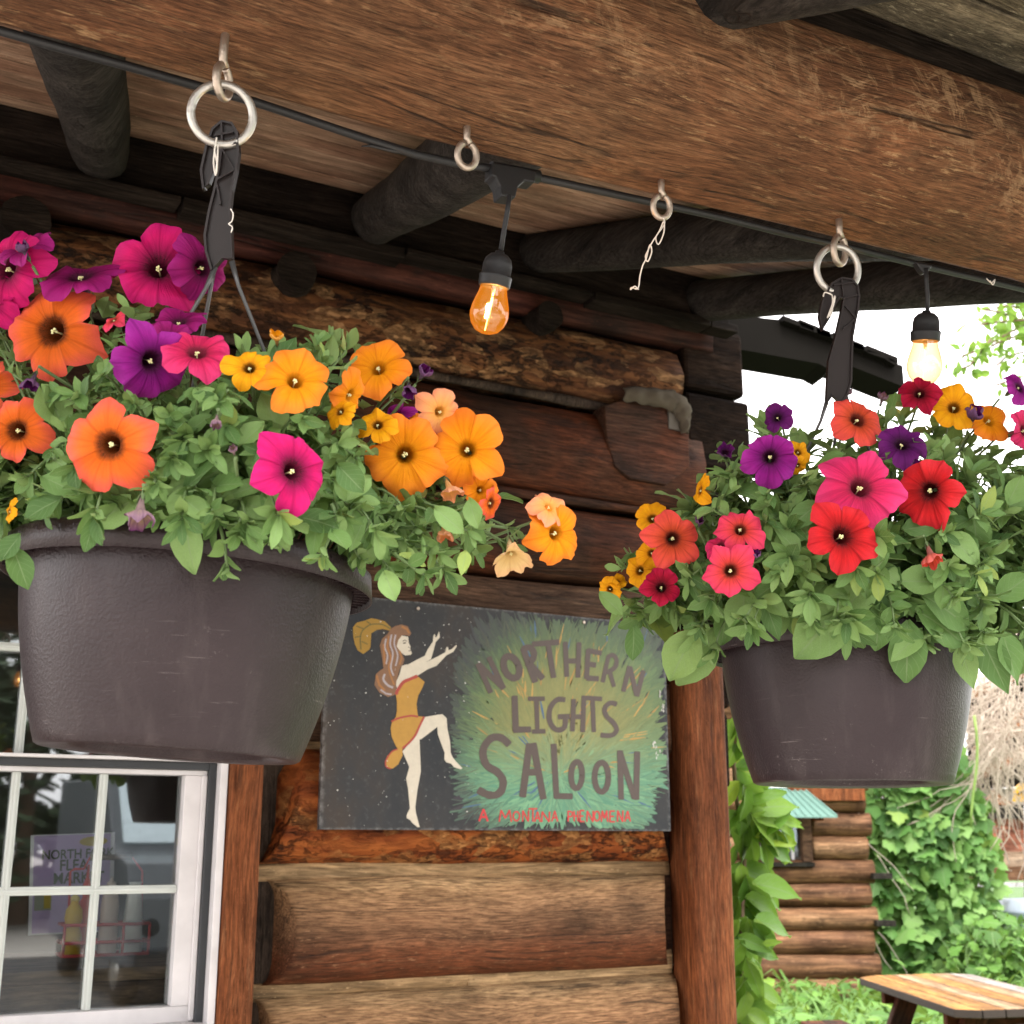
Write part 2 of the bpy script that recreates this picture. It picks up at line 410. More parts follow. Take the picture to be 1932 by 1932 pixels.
mb = MB(); mb.add([(-1.65, .58, roof_z(.58) + .03), (2.47, .58, roof_z(.58) + .03), (2.47, 3.35, roof_z(3.35) + .03), (-1.65, 3.35, roof_z(3.35) + .03),
                   (-1.65, .58, roof_z(.58) + .09), (2.47, .58, roof_z(.58) + .09), (2.47, 3.35, roof_z(3.35) + .09), (-1.65, 3.35, roof_z(3.35) + .09)],
                  [(3, 2, 1, 0), (4, 5, 6, 7), (0, 1, 5, 4), (1, 2, 6, 5), (2, 3, 7, 6), (3, 0, 4, 7)])
obj('porch_roof', mb, M['dark'], B, smooth=False)
mb = MB(); mb.box((-1.5, 1.008, 2.55), (2.3, 1.05, roof_z(1.008) - .002)); obj('blocking_board', mb, M['dark'], B, smooth=False, bevel=.002)

# wall plate boards under the rafters
mb = MB(); mb.box((-1.4, 3.085, 3.232), (2.45, 3.22, 3.40)); obj('wall_plate', mb, M['dark'], B, smooth=False, bevel=.006)
x = -1.4
while x < 2.5:
    L_ = random.uniform(.3, .8); h = random.uniform(0, .018)
    mb = MB(); mb.box((x, 3.06 - random.random() * .012, 3.196 + h), (min(2.46, x + L_ - .006), 3.125, 3.231 + h * .02)); obj('plate_shim', mb, M['dark'], B, smooth=False, bevel=.003)
    x += L_

# wall logs: bulging face, hewn ends
def log_mb(x0, x1, z0, z1, yf, bulge, seed, e0=.09, e1=.09, rough=.006, slant=0, nx=70, nz=16):
    mb = MB(); vs, fs = [], []
    for i in range(nx):
        q = i / (nx - 1)
        for j in range(nz):
            s_ = j / (nz - 1); an = (s_ - .5) * math.pi
            b_ = math.cos(an) ** .85
            ez0 = e0 * (.25 + .75 * b_) + slant * s_; ez1 = e1 * (.25 + .75 * b_) + slant * s_
            xx = x0 + ez0 + (x1 - ez1 - x0 - ez0) * q
            zz = z0 + (z1 - z0) * (.5 + .5 * math.sin(an)) + .012 * noise.noise(Vector((xx * 1.7, seed, s_))) * (1 if 0 < j < nz - 1 else .6)
            yy = yf + bulge * (1 - b_)
            yy += rough * noise.noise(Vector((xx * 3, s_ * 5, seed))) + rough * .5 * noise.noise(Vector((xx * 14, s_ * 24, seed)))
            vs.append((xx, yy, zz))
    o = len(vs)
    for i in range(nx):                                    # back edge
        q = i / (nx - 1); xx = x0 + .02 + (x1 - x0 - .04) * q
        vs += [(xx, yf + bulge + .09, z0 + .004), (xx, yf + bulge + .09, z1 - .004)]
    for i in range(nx - 1):
        for j in range(nz - 1): fs.append((i * nz + j, (i + 1) * nz + j, (i + 1) * nz + j + 1, i * nz + j + 1))
        fs.append((o + 2 * i, o + 2 * i + 2, (i + 1) * nz, i * nz)); fs.append((o + 2 * i + 1, i * nz + nz - 1, (i + 1) * nz + nz - 1, o + 2 * i + 3))
        fs.append((o + 2 * i, o + 2 * i + 1, o + 2 * i + 3, o + 2 * i + 2))
    e = (nx - 1) * nz; oe = o + 2 * (nx - 1)
    for j in range(nz - 1):
        fs.append((o, j, j + 1)) if j < nz // 2 else fs.append((o + 1, j, j + 1))
        fs.append((oe, e + j + 1, e + j)) if j < nz // 2 else fs.append((oe + 1, e + j + 1, e + j))
    fs.append((o, nz // 2, o + 1)); fs.append((oe, oe + 1, e + nz // 2))
    return mb.add(vs, fs)
XL, XR = .962, 2.262                                        # between the two posts
logs = [  # z0, z1, material, x0, x1, bulge, e0, e1, rough, slant
    (3.165, 3.262, 'log_red', -1.4, 2.44, .03, .02, .02, .006, 0),
    (2.925, 3.160, 'log_bark', -1.4, 2.335, .10, .02, .045, .014, 0),
    (2.600, 2.905, 'log_dark', -1.4, 2.40, .10, .02, .03, .007, 0),
    (2.350, 2.585, 'log_dark', -1.4, 2.40, .10, .02, .03, .008, 0),
    (2.085, 2.335, 'log_mid', XL, XR, .055, .05, .05, .006, 0),
    (1.852, 2.075, 'log_mid', XL, XR, .060, .06, .06, .006, 0),
    (1.545, 1.838, 'log_orange', XL, XR, .10, .03, .05, .010, .13),
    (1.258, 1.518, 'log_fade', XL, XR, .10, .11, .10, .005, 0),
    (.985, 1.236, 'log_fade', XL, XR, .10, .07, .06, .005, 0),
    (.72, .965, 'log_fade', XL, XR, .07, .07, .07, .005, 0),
    (.46, .70, 'log_mid', -1.4, XR, .07, .02, .07, .005, 0),
    (.20, .44, 'log_mid', -1.4, XR, .07, .02, .07, .005, 0),
    (.0, .19, 'log_dark', -1.4, XR, .06, .02, .07, .005, 0)]
for i, (z0, z1, m, x0, x1, bu, e0, e1, ro, sln) in enumerate(logs):
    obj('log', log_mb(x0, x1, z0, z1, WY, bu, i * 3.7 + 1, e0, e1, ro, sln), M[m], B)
for z0, z1 in ((1.848, 2.08), (1.54, 1.835), (1.255, 1.52), (.98, 1.235), (.72, .96), (2.085, 2.33)):    # hewn tenons at the posts
    for xa, xb in ((XL - .01, XL + .17), (XR - .17, XR + .01)):
        mb = MB(); mb.box((xa, WY + .075, z0 + .006), (xb, WY + .17, z1 - .004)); obj('log_tenon', mb, M['notch'] if xa > 1.5 else M['cut'], B, smooth=False, bevel=.008)
# pale chinking strips between the lower logs
def strip(x0, x1, z0, z1, yf, h, seed):
    mb = MB(); vs, fs = [], []; n = 60
    for i in range(n):
        x = x0 + (x1 - x0) * i / (n - 1); z = z0 + (z1 - z0) * i / (n - 1)
        for j in range(6):
            an = (j / 5 - .5) * math.pi; hh = h * (1 + .45 * noise.noise(Vector((x * 5, seed, 0))))
            vs.append((x, yf - .012 * math.cos(an) + .003 * noise.noise(Vector((x * 9, j, seed))), z + hh * .5 * math.sin(an)))
    for i in range(n - 1):
        for j in range(5): fs.append((i * 6 + j, (i + 1) * 6 + j, (i + 1) * 6 + j + 1, i * 6 + j + 1))
        fs.append((i * 6 + 5, (i + 1) * 6 + 5, (i + 1) * 6, i * 6))
    fs += [(0, 1, 2, 3, 4, 5), tuple(range((n - 1) * 6 + 5, (n - 1) * 6 - 1, -1))]
    return mb.add(vs, fs)
for x0, x1, za, zb, h in ((XL, XR, 1.526, 1.53, .03), (XL, 1.625, 1.243, 1.252, .024), (1.575, XR, 1.250, 1.268, .04), (XL, XR, .975, .975, .03), (XL, XR, 1.845, 1.845, .022)):
    obj('chinking', strip(x0, x1 - .03, za, zb, WY + .082, h * 1.9, za * 9), M['chink'], B)
mb = MB(); mb.add(*[[tuple(v) for v in strip(-1.3, 2.36, 2.592, 2.595, WY + .035, .028, 3).v], strip(-1.3, 2.36, 2.592, 2.595, WY + .035, .028, 3).f]); obj('chinking', mb, M['log_dark'], B)
obj('chinking', strip(-1.3, 2.30, 2.913, 2.916, WY + .045, .03, 5), M['cut'], B)
# corner: squared ends of the crossing wall's logs and a dark hewn block
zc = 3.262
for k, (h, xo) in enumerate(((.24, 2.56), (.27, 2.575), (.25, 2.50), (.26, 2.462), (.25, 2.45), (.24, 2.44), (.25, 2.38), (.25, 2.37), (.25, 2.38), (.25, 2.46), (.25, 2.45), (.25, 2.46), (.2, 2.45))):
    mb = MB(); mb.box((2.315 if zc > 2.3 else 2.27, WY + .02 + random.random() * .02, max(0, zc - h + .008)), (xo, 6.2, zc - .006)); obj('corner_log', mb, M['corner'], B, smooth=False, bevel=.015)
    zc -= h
def quadpts(px, Y): return [on(x, y, 1, Y) for x, y in px]
mb = MB(); mb.poly(quadpts([(1140, 765), (1180, 752), (1258, 762), (1262, 800), (1275, 812), (1300, 815), (1302, 880), (1258, 915), (1190, 903), (1160, 880), (1145, 830)][::-1], WY - .006), Vector((0, .08, 0)))
obj('notch_block', mb, M['log_dark'], B, smooth=False, bevel=.004)
mb = MB(); mb.poly(quadpts([(1262, 776), (1283, 780), (1284, 812), (1262, 808)][::-1], WY - .009), Vector((0, .01, 0))); obj('mortise', mb, M['void'], B, smooth=False)
# round joist ends poking out of the top logs
for (px, py, r) in ((52, 405, .060), (566, 505, .056), (1046, 588, .042)):
    c = on(px, py, 1, WY - .08)
    mb = MB(); mb.add(*pole(c + Vector((0, .02, 0)), c + Vector((0, .2, 0)), r, r * 1.05, px)); obj('joist_end', mb, M['dark'], B)
# posts
def post(x0, x1, y0, y1, z0, z1, seed):
    mb = MB(); vs, fs = [], []; n = 40; sec = []
    for j in range(16):
        an = 2 * math.pi * (j + .5) / 16; cx, sx = math.cos(an), math.sin(an)
        e = .34; sec.append((math.copysign(abs(cx) ** e, cx), math.copysign(abs(sx) ** e, sx)))
    for i in range(n):
        z = z0 + (z1 - z0) * i / (n - 1)
        for sx, sy in sec:
            d = 1 + .03 * noise.noise(Vector((sx * 2, sy * 2, z * 3 + seed)))
            vs.append(((x0 + x1) / 2 + (x1 - x0) / 2 * sx * d, (y0 + y1) / 2 + (y1 - y0) / 2 * sy * d, z))
    for i in range(n - 1):
        for j in range(16): fs.append((i * 16 + j, i * 16 + (j + 1) % 16, (i + 1) * 16 + (j + 1) % 16, (i + 1) * 16 + j))
    fs += [tuple(range(15, -1, -1)), tuple(range((n - 1) * 16, n * 16))]
    return mb.add(vs, fs)
obj('post', post(.871, .958, 3.085, 3.2, 0, 2.42, 1), M['post'], B, label='reddish brown post beside the window')
obj('post', post(on(1296, 1700, 1, 3.09).x + .026, on(1375, 1700, 1, 3.10).x + .014, 3.085, 3.22, 0, 2.22, 5), M['post'], B, label='thick reddish brown post at the corner')
# side eave beyond the corner: a sloping roof edge with ragged shingles
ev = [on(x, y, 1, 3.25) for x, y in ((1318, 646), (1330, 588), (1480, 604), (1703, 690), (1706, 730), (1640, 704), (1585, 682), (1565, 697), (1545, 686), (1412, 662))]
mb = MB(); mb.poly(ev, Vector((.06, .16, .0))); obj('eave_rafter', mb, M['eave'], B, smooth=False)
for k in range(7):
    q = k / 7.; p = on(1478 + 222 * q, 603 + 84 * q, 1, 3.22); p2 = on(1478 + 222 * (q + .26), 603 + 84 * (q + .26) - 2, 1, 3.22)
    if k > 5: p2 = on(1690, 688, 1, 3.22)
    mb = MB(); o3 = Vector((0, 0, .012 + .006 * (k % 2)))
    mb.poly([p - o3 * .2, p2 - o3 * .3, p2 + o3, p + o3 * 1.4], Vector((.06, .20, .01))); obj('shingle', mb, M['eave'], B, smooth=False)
# inner walls so that no light leaks through
mb = MB(); mb.box((.98, WY + .17, 0), (2.3, WY + .22, 2.4)); mb2 = MB(); mb2.box((-1.4, WY + .172, 2.38), (2.32, WY + .222, 3.3))
obj('inner_wall', mb, M['void'], B, smooth=False); obj('inner_wall', mb2, M['void'], B, smooth=False)
mb = MB(); mb.box((-1.5, 6.2, 0), (2.46, 6.3, 3.6)); obj('back_wall', mb, M['void'], B, smooth=False)
mb = MB(); mb.box((-1.6, 3.2, 0), (-1.5, 6.3, 3.6)); obj('end_wall', mb, M['void'], B, smooth=False)
mb = MB(); mb.add([(-1.6, 3.3, 3.40), (2.6, 3.3, 3.40), (2.6, 6.4, 3.9), (-1.6, 6.4, 3.9), (-1.6, 3.3, 3.55), (2.6, 3.3, 3.55), (2.6, 6.4, 4.05), (-1.6, 6.4, 4.05)], [(3, 2, 1, 0), (4, 5, 6, 7), (0, 1, 5, 4), (1, 2, 6, 5), (2, 3, 7, 6), (3, 0, 4, 7)])
obj('main_roof', mb, M['dark'], B, smooth=False)
mb = MB(); mb.box((-1.5, 3.3, -.02), (2.4, 6.2, .02)); obj('room_floor', mb, M['void'], B, smooth=False)
mb = MB(); mb.box((-1.4, WY + .02, .70), (.865, WY + .14, 1.13)); obj('sill_log', mb, M['log_mid'], B, smooth=False, bevel=.01)

# window: white frame, dark channel, two sashes with muntins
W = link('window', None, B); W.location = Vector((0, 0, 1.8))
def wbox(name, a, b, m, bev=.0015):
    mb = MB(); mb.box(a, b); return obj(name, mb, M[m], W, smooth=False, bevel=bev)
Xl = -.42
wbox('window_casing', (.851, 3.10, 1.10), (.869, 3.22, 2.36), 'white'); wbox('window_casing', (Xl, 3.10, 2.34), (.8505, 3.22, 2.36), 'white')
wbox('window_casing', (Xl - .02, 3.10, 1.10), (Xl - .0005, 3.22, 2.36), 'white')
wbox('frame_channel', (.832, 3.135, 1.13), (.8505, 3.215, 2.339), 'gasket'); wbox('frame_channel', (Xl, 3.135, 1.771), (.8315, 3.21, 1.789), 'gasket')
wbox('meeting_rail', (Xl, 3.11, 1.7895), (.8495, 3.20, 1.797), 'white')
wbox('sash_rail', (Xl, 3.15, 1.759), (.8315, 3.205, 1.7705), 'white'); wbox('sash_stile', (.779, 3.155, 1.2315), (.8315, 3.205, 1.7585), 'white')
wbox('sash_bead', (.8195, 3.146, 1.2), (.8315, 3.1545, 1.7585), 'white')
wbox('sash_rail', (Xl, 3.155, 1.196), (.8315, 3.205, 1.231), 'white'); wbox('window_sill', (Xl - .02, 3.06, 1.10), (.8505, 3.22, 1.1955), 'white')
def muntin(a, b, z=0):
    for k, (f0, f1, dy) in enumerate(((0, .30, .004), (.30, .62, 0), (.62, 1, .004))):
        pass
for xm in (.395, .591, .200, .005, -.19):
    for zz0, zz1 in ((1.2315, 1.7585), (1.7975, 2.339)):
        if zz0 > 1.7 and xm > .5: continue
        wbox('muntin', (xm - .0095, 3.168, zz0), (xm + .0095, 3.186, zz1), 'muntin', .003)
        wbox('muntin_bead', (xm - .0028, 3.164, zz0), (xm + .0028, 3.1675, zz1), 'muntin', .001)
for zm in (1.4935, 2.045):
    wbox('muntin', (Xl, 3.1665, zm - .0095), (.7785 if zm < 1.7 else .8315, 3.1875, zm + .0095), 'muntin', .003)
    wbox('muntin_bead', (Xl, 3.1625, zm - .0028), (.7785 if zm < 1.7 else .8315, 3.166, zm + .0028), 'muntin', .001)
for zz0, zz1 in ((1.2312, 1.7588), (1.7972, 2.3388)):
    mb = MB(); mb.box((Xl, 3.189, zz0), (.7788 if zz0 < 1.7 else .8315, 3.193, zz1)); obj('pane', mb, M['glass'], W, smooth=False)

# counter just inside the window
M['counter'] = wood('counter_wood', (.12, .075, .045), (.20, .135, .085), (.27, .19, .125), 0, .7, .1, .4)
mb = MB(); mb.box((-1.3, 3.24, 1.285), (.94, 3.80, 1.315)); obj('counter_top', mb, M['counter'], B, smooth=False, bevel=.003)
for k in range(3):
    mb = MB(); mb.box((-1.3, 3.245, 1.284 - .11 * (k + 1) + .003), (.94, 3.27, 1.284 - .11 * k)); obj('counter_board', mb, M['counter'], B, smooth=False, bevel=.003)

# ------------------------------------------------------------------ plant materials
def leaf_mat(name, dark, mid, light, under, trans=.25, rough=.55, vein=(.22, .30, .14)):
    a = N(name)
    uv = a.n('UVMap', {'uv_map': 'UVMap'}).outputs[0]; s = a.n('SeparateXYZ', Vector=uv)
    u = a.math('ABSOLUTE', s.outputs[0]); v = s.outputs[1]
    ca = a.n('SeparateColor', Color=a.n('Attribute', {'attribute_name': 'col'}).outputs['Color'])
    rn = a.math('FRACT', a.math('ADD', ca.outputs[0], a.n('ObjectInfo').outputs['Random']))
    base = a.ramp(rn, [(.06, dark), (.42, mid), (.88, light), (.965, light), (.985, tuple(x * y for x, y in zip(light, (1.3, 1.06, .75))))])
    base = a.mix(a.ramp(a.noise(a.coord(), 55, 4), [(.35, .28), (.7, 0)]), base, dark)
    mid_v = a.ramp(u, [(.025, 1), (.07, 0)])
    side = a.math('PINGPONG', a.math('ADD', a.math('MULTIPLY', v, 6.0), a.math('MULTIPLY', u, -2.2)), .5)
    sv = a.math('MULTIPLY', a.ramp(side, [(.02, 1), (.10, 0)]), .45)
    vm = a.math('MULTIPLY', a.math('MAXIMUM', mid_v, sv), .55)
    base = a.mix(vm, base, vein)
    back = a.n('NewGeometry').outputs['Backfacing']
    base = a.mix(a.math('MULTIPLY', back, .6), base, under)
    nm = a.bump(a.math('ADD', a.math('MULTIPLY', vm, -1.0), a.math('MULTIPLY', a.noise(a.coord(), 240, 3), .4)), .35, .002)
    p = a.bsdf(base, rough, nm, **{'Sheen_Weight': .06, 'Specular_IOR_Level': .3})
    tr = a.n('BsdfTranslucent', Color=a.mix(.5, base, (.30, .42, .06)))
    return a.done(a.n('MixShader', i0=trans, i1=p.outputs[0], i2=tr.outputs[0]))
M['leaf'] = leaf_mat('petunia_leaf', (.058, .130, .032), (.135, .250, .066), (.225, .355, .112), (.21, .31, .12))
M['leaf_bright'] = leaf_mat('hop_leaf', (.075, .19, .02), (.14, .295, .03), (.24, .40, .05), (.17, .27, .10), .45, .4)
M['leaf_vine'] = leaf_mat('creeper_leaf', (.045, .13, .025), (.13, .29, .065), (.25, .43, .12), (.18, .28, .12), .35)
M['leaf_tree'] = leaf_mat('tree_leaf', (.09, .20, .02), (.16, .32, .03), (.24, .42, .06), (.2, .34, .06), .5)
M['grass'] = leaf_mat('grass_blade', (.05, .13, .02), (.09, .21, .03), (.15, .30, .05), (.12, .22, .05), .3)
M['stem'] = plain('green_stem', (.11, .17, .06), .6)
M['vine_stem'] = plain('vine_stem', (.20, .13, .085), .8)
M['dry_vine'] = plain('dry_vine_twigs', (.50, .41, .34), .85)
M['soil'] = plain('potting_soil', (.025, .018, .012), .95)
M['stamen'] = plain('stamen_cream', (.78, .74, .38), .6)
M['sepal'] = plain('sepal_green', (.10, .15, .06), .6)

def petal_mat(name, throat, inner, mid, edge, r0=.2, r1=.34, vein=.45, vcol=None, trans=.22):
    """petunia corolla: throat, star, limb and rim colours by distance from the centre, radiating veins"""
    a = N(name)
    s = a.n('SeparateXYZ', Vector=a.n('UVMap', {'uv_map': 'UVMap'}).outputs[0]); r, th = s.outputs[0], s.outputs[1]
    rr = a.math('ADD', r, a.math('MULTIPLY', a.math('SUBTRACT', a.noise(a.n('CombineXYZ', X=a.math('MULTIPLY', th, 34.0), Y=a.math('MULTIPLY', r, 1.0), Z=a.n('ObjectInfo').outputs['Random']), 1, 3), .5), .13))
    r0, r1 = r0 + .09, r1 + .10
    base = a.ramp(rr, [(r0, throat), (r1, inner), (r1 + .24, mid), (.97, edge)])
    vn = a.n('TexNoise', Vector=a.n('CombineXYZ', X=a.math('MULTIPLY', th, 44.0), Y=a.math('MULTIPLY', r, 1.6), Z=a.math('MULTIPLY', a.n('ObjectInfo').outputs['Random'], 20.0)), Scale=1, Detail=4, Roughness=.65).outputs['Fac']
    vm = a.math('MULTIPLY', a.ramp(vn, [(.38, 1), (.55, 0)]), a.ramp(r, [(.25, 1), (.98, .35)]))
    lobe = a.math('PINGPONG', a.math('MULTIPLY', th, 5.0), .5)
    cm = a.ramp(lobe, [(.0, 1), (.06, 0)])
    cm = a.math('MAXIMUM', cm, a.math('MULTIPLY', a.ramp(lobe, [(.44, 0), (.5, 1)]), .6))
    vm = a.math('MAXIMUM', a.math('MULTIPLY', vm, vein * 1.15), a.math('MULTIPLY', cm, min(1, vein * 1.6)))
    vm = a.math('MULTIPLY', vm, a.ramp(r, [(.2, 0), (.3, 1)]))
    base = a.mix(vm, base, vcol or tuple(x * .35 for x in mid))
    blot = a.noise(a.coord(), 60, 3)
    base = a.mix(a.ramp(blot, [(.4, .25), (.65, 0)]), base, tuple(x * .7 for x in mid))
    back = a.n('NewGeometry').outputs['Backfacing']
    base = a.mix(a.math('MULTIPLY', back, .45), base, tuple(.5 * x + .14 for x in mid))
    nm = a.bump(a.math('ADD', vm, a.math('MULTIPLY', vn, .8)), .5, .004)
    p = a.bsdf(base, .6, nm, **{'Specular_IOR_Level': .10})
    tr = a.n('BsdfTranslucent', Color=base)
    return a.done(a.n('MixShader', i0=trans, i1=p.outputs[0], i2=tr.outputs[0]))
DK = (.018, .006, .01)
P = {
    'magenta': petal_mat('petal_magenta', DK, (.30, .006, .075), (.62, .010, .135), (.58, .016, .17), .22, .36),
    'plum': petal_mat('petal_plum', DK, (.16, .006, .07), (.30, .010, .13), (.36, .02, .19), .2, .33),
    'purple': petal_mat('petal_purple', DK, (.14, .006, .12), (.27, .010, .21), (.36, .03, .30), .2, .32),
    'violet': petal_mat('petal_violet', DK, (.05, .005, .05), (.12, .010, .13), (.17, .02, .17), .2, .3),
    'orange': petal_mat('petal_orange', (.035, .014, .004), (.66, .12, .008), (.86, .150, .024), (.88, .125, .095), .22, .33, .3),
    'amber': petal_mat('petal_amber', (.42, .17, .006), (.82, .29, .006), (.88, .29, .007), (.88, .235, .035), .10, .26, .35, (.62, .12, .005)),
    'yellow': petal_mat('petal_yellow', (.10, .03, .004), (.72, .28, .006), (.86, .40, .006), (.86, .36, .012), .16, .26, .3, (.5, .12, .01)),
    'peach': petal_mat('petal_peach', (.75, .40, .06), (.85, .42, .10), (.86, .38, .14), (.86, .33, .19), .1, .3, .25, (.75, .2, .1)),
    'cream': petal_mat('petal_cream', (.60, .40, .15), (.72, .50, .2), (.76, .54, .25), (.72, .42, .22), .1, .3, .3, (.55, .3, .12)),
    'coral': petal_mat('petal_coral', (.05, .014, .008), (.50, .06, .016), (.74, .085, .045), (.78, .085, .075), .18, .30, .4),
    'pinkcoral': petal_mat('petal_pink_coral', (.10, .03, .008), (.62, .05, .03), (.74, .055, .085), (.74, .05, .14), .16, .28, .4),
    'pink': petal_mat('petal_pink', (.12, .02, .03), (.55, .02, .08), (.72, .028, .13), (.72, .05, .19), .18, .30, .5),
    'red': petal_mat('petal_red', (.014, .006, .006), (.30, .008, .008), (.60, .016, .020), (.62, .028, .04), .2, .32, .5),
    'crimson': petal_mat('petal_crimson', (.014, .006, .006), (.16, .004, .012), (.38, .006, .032), (.45, .012, .06), .18, .3, .5),
    'wilt': petal_mat('petal_wilted', (.16, .10, .06), (.34, .24, .14), (.30, .15, .20), (.12, .02, .12), .15, .4, .6, (.10, .03, .10)),
}
WORD = dict(magenta='hot pink', plum='plum purple', purple='purple', violet='dark violet', orange='orange', amber='golden orange', yellow='yellow',
            peach='peach', cream='cream', coral='coral orange', pinkcoral='coral pink', pink='bright pink', red='scarlet red', crimson='dark crimson', wilt='wilted')

def corolla(seed, close=0.0, notch=.10, ruff=.05, point=.0, missing=None):
    """funnel shaped petunia of radius 1 facing +Z, five fused lobes; close folds the lobes (1 = a closed bell)"""
    rnd = random.Random(seed); mb = MB(); nr, na = 15, 60
    lob = [1 + rnd.uniform(-.16, .12) for _ in range(5)]; tilt = [rnd.uniform(-.75, .40) for _ in range(5)]; sk = [rnd.uniform(-.35, .35) for _ in range(5)]
    ph = rnd.uniform(0, 6.28); ox = rnd.uniform(-.05, .05); oy = rnd.uniform(-.05, .05)
    vs, uvs, fs = [], [], []
    for i in range(nr):
        q = i / (nr - 1); r = q ** .85
        for j in range(na):
            an = 2 * math.pi * j / na
            k5 = 5 * j / na; li = int(k5) % 5; fr_ = k5 - int(k5)
            nb = (1 - abs(math.sin(math.pi * fr_)) ** .55)
            prof = 1 - notch * nb * (1 + .6 * math.sin(ph + li * 2 + (2 if fr_ > .5 else 0))) + .035 * math.sin(an * 9 + ph) + .025 * noise.noise(Vector((math.cos(an) * 5, math.sin(an) * 5, seed))) + point * max(0, 1 - abs(fr_ - .5) * 5) ** 1.5
            ww = math.sin(math.pi * fr_)
            L_ = 1 + (lob[li] - 1) * ww
            rad = r * prof ** (r ** 2) * (1 + (L_ - 1) * r)
            if r < .26:
                z = -.95 + .83 * (r / .26) ** .75; rad = .045 + (.17) * (r / .26) ** .8
                rad *= 1
            else:
                t = (r - .26) / .74
                rad = .215 + (rad - .26) / .74 * .785
                z = -.12 + .20 * t ** .7 - .16 * t ** 2.2
            big = max(0, (r - .2) / .8)
            z += ruff * big ** 2 * (math.sin(an * 5 + ph) * .5 + 1.3 * noise.noise(Vector((math.cos(an) * 2.2 + seed, math.sin(an) * 2.2, seed * .37))))
            z += ruff * .6 * big ** 3 * noise.noise(Vector((math.cos(an) * 7, math.sin(an) * 7, seed * 1.7)))
            z += tilt[li] * ww * big ** 1.6 * .55 + sk[li] * (fr_ - .5) * ww * big ** 2 * .9 - .10 * big ** 6 * ww
            z -= .045 * big * math.exp(-((fr_ - .5) / .07) ** 2) * 1.0      # crease along each lobe
            z += .05 * big * nb ** 2
            if close:
                a2 = close * 1.25 * big
                rr_ = rad; rad = .2 + (rr_ - .2) * math.cos(a2) if rr_ > .2 else rr_
                z += (rr_ - .2) * math.sin(a2) if rr_ > .2 else 0
                rad *= 1 + close * .16 * big * math.sin(an * 7 + ph)
            vs.append((rad * math.cos(an) + ox * big, rad * math.sin(an) + oy * big, z)); uvs.append((r, j / na))
    for i in range(nr - 1):
        for j in range(na):
            fs.append((i * na + j, (i + 1) * na + j, (i + 1) * na + (j + 1) % na, i * na + (j + 1) % na))
    fs.append(tuple(range(na)))
    mb.add(vs, fs, uvs)
    return mb
def ball(mb, c, r):
    mb.lathe([(r * .02, -r), (r * .75, -r * .66), (r, 0), (r * .75, r * .66), (r * .02, r)], 7, Matrix.Translation(c))
def stamens(seed):
    rnd = random.Random(seed); mb = MB()
    for k in range(5):
        an = k * 1.256 + rnd.random(); c = Vector((.045 * math.cos(an), .045 * math.sin(an), -.13 + rnd.uniform(-.03, .04)))
        ball(mb, c, .027)
    mb.tube([(0, 0, -.6), (0, 0, -.12)], .016, 5); ball(mb, Vector((0, 0, -.10)), .024)
    return mb
def calyx():
    mb = MB()
    for k in range(5):
        a_ = Matrix.Rotation(k * 1.2566, 4, 'Z')
        pts = [(.05, -.99), (.10, -.90), (.17, -.72), (.23, -.55)]; wd = [.05, .07, .06, .008]
        vs = []
        for (r, z), w_ in zip(pts, wd): vs += [a_ @ Vector((r, -w_, z)), a_ @ Vector((r + .015, 0, z + .01)), a_ @ Vector((r, w_, z))]
        mb.add(vs, [(3 * i + j, 3 * i + j + 1, 3 * i + 4 + j, 3 * i + 3 + j) for i in range(3) for j in range(2)])
    mb.lathe([(.012, -1.06), (.055, -1.0), (.065, -.92), (.05, -.86)], 10)
    mb.tube([(0, 0, -1.02), (.02, 0, -1.25), (.07, .02, -1.5)], .022, 6)
    return mb

# leaf templates: unit length along +Y, normal +Z
def leaf_tpl(seed, width=.5, tip=1.0, ny=6, nx=4, bend=.18, fold=.12, wave=.03, blunt=.0):
    rnd = random.Random(seed); vs, uv, fs = [], [], []
    for i in range(ny + 1):
        t = i / ny
        wv = (math.sin(math.pi * min(1, t ** (.80 - .15 * blunt) * (1 - blunt * .08))) ** (.85) * (1 - .16 * t) + .05 * (1 - t)) * width * .5
        if blunt: wv = ((math.sin(math.pi * min(1, t ** 1.18 * .96))) ** .72 * blunt + (1 - blunt) * math.sin(math.pi * t ** .85) ** .85 + .07 * (1 - t)) * width * .5
        if i == ny: wv = .012 + .06 * blunt * width
        for j in range(nx + 1):
            u = 2 * j / nx - 1
            z = -bend * t * t + fold * abs(u) * width * 1.3 * (1 - .4 * t) + wave * math.sin(t * 7 + seed + u * 1.5) * abs(u)
            vs.append(Vector((u * wv, t, z))); uv.append((u, t))
    for i in range(ny):
        for j in range(nx): fs.append((i * (nx + 1) + j, i * (nx + 1) + j + 1, (i + 1) * (nx + 1) + j + 1, (i + 1) * (nx + 1) + j))
    return vs, fs, uv
def frame(p, d, nrm, s):
    y = Vector(d).normalized(); x = y.cross(Vector(nrm))
    x = x.normalized() if x.length > 1e-5 else y.orthogonal().normalized()
    z = x.cross(y)
    m = Matrix((x * s, y * s, z * s)).transposed().to_4x4(); m.translation = p
    return m
def rv(rnd): return Vector((rnd.gauss(0, 1), rnd.gauss(0, 1), rnd.gauss(0, 1))).normalized()

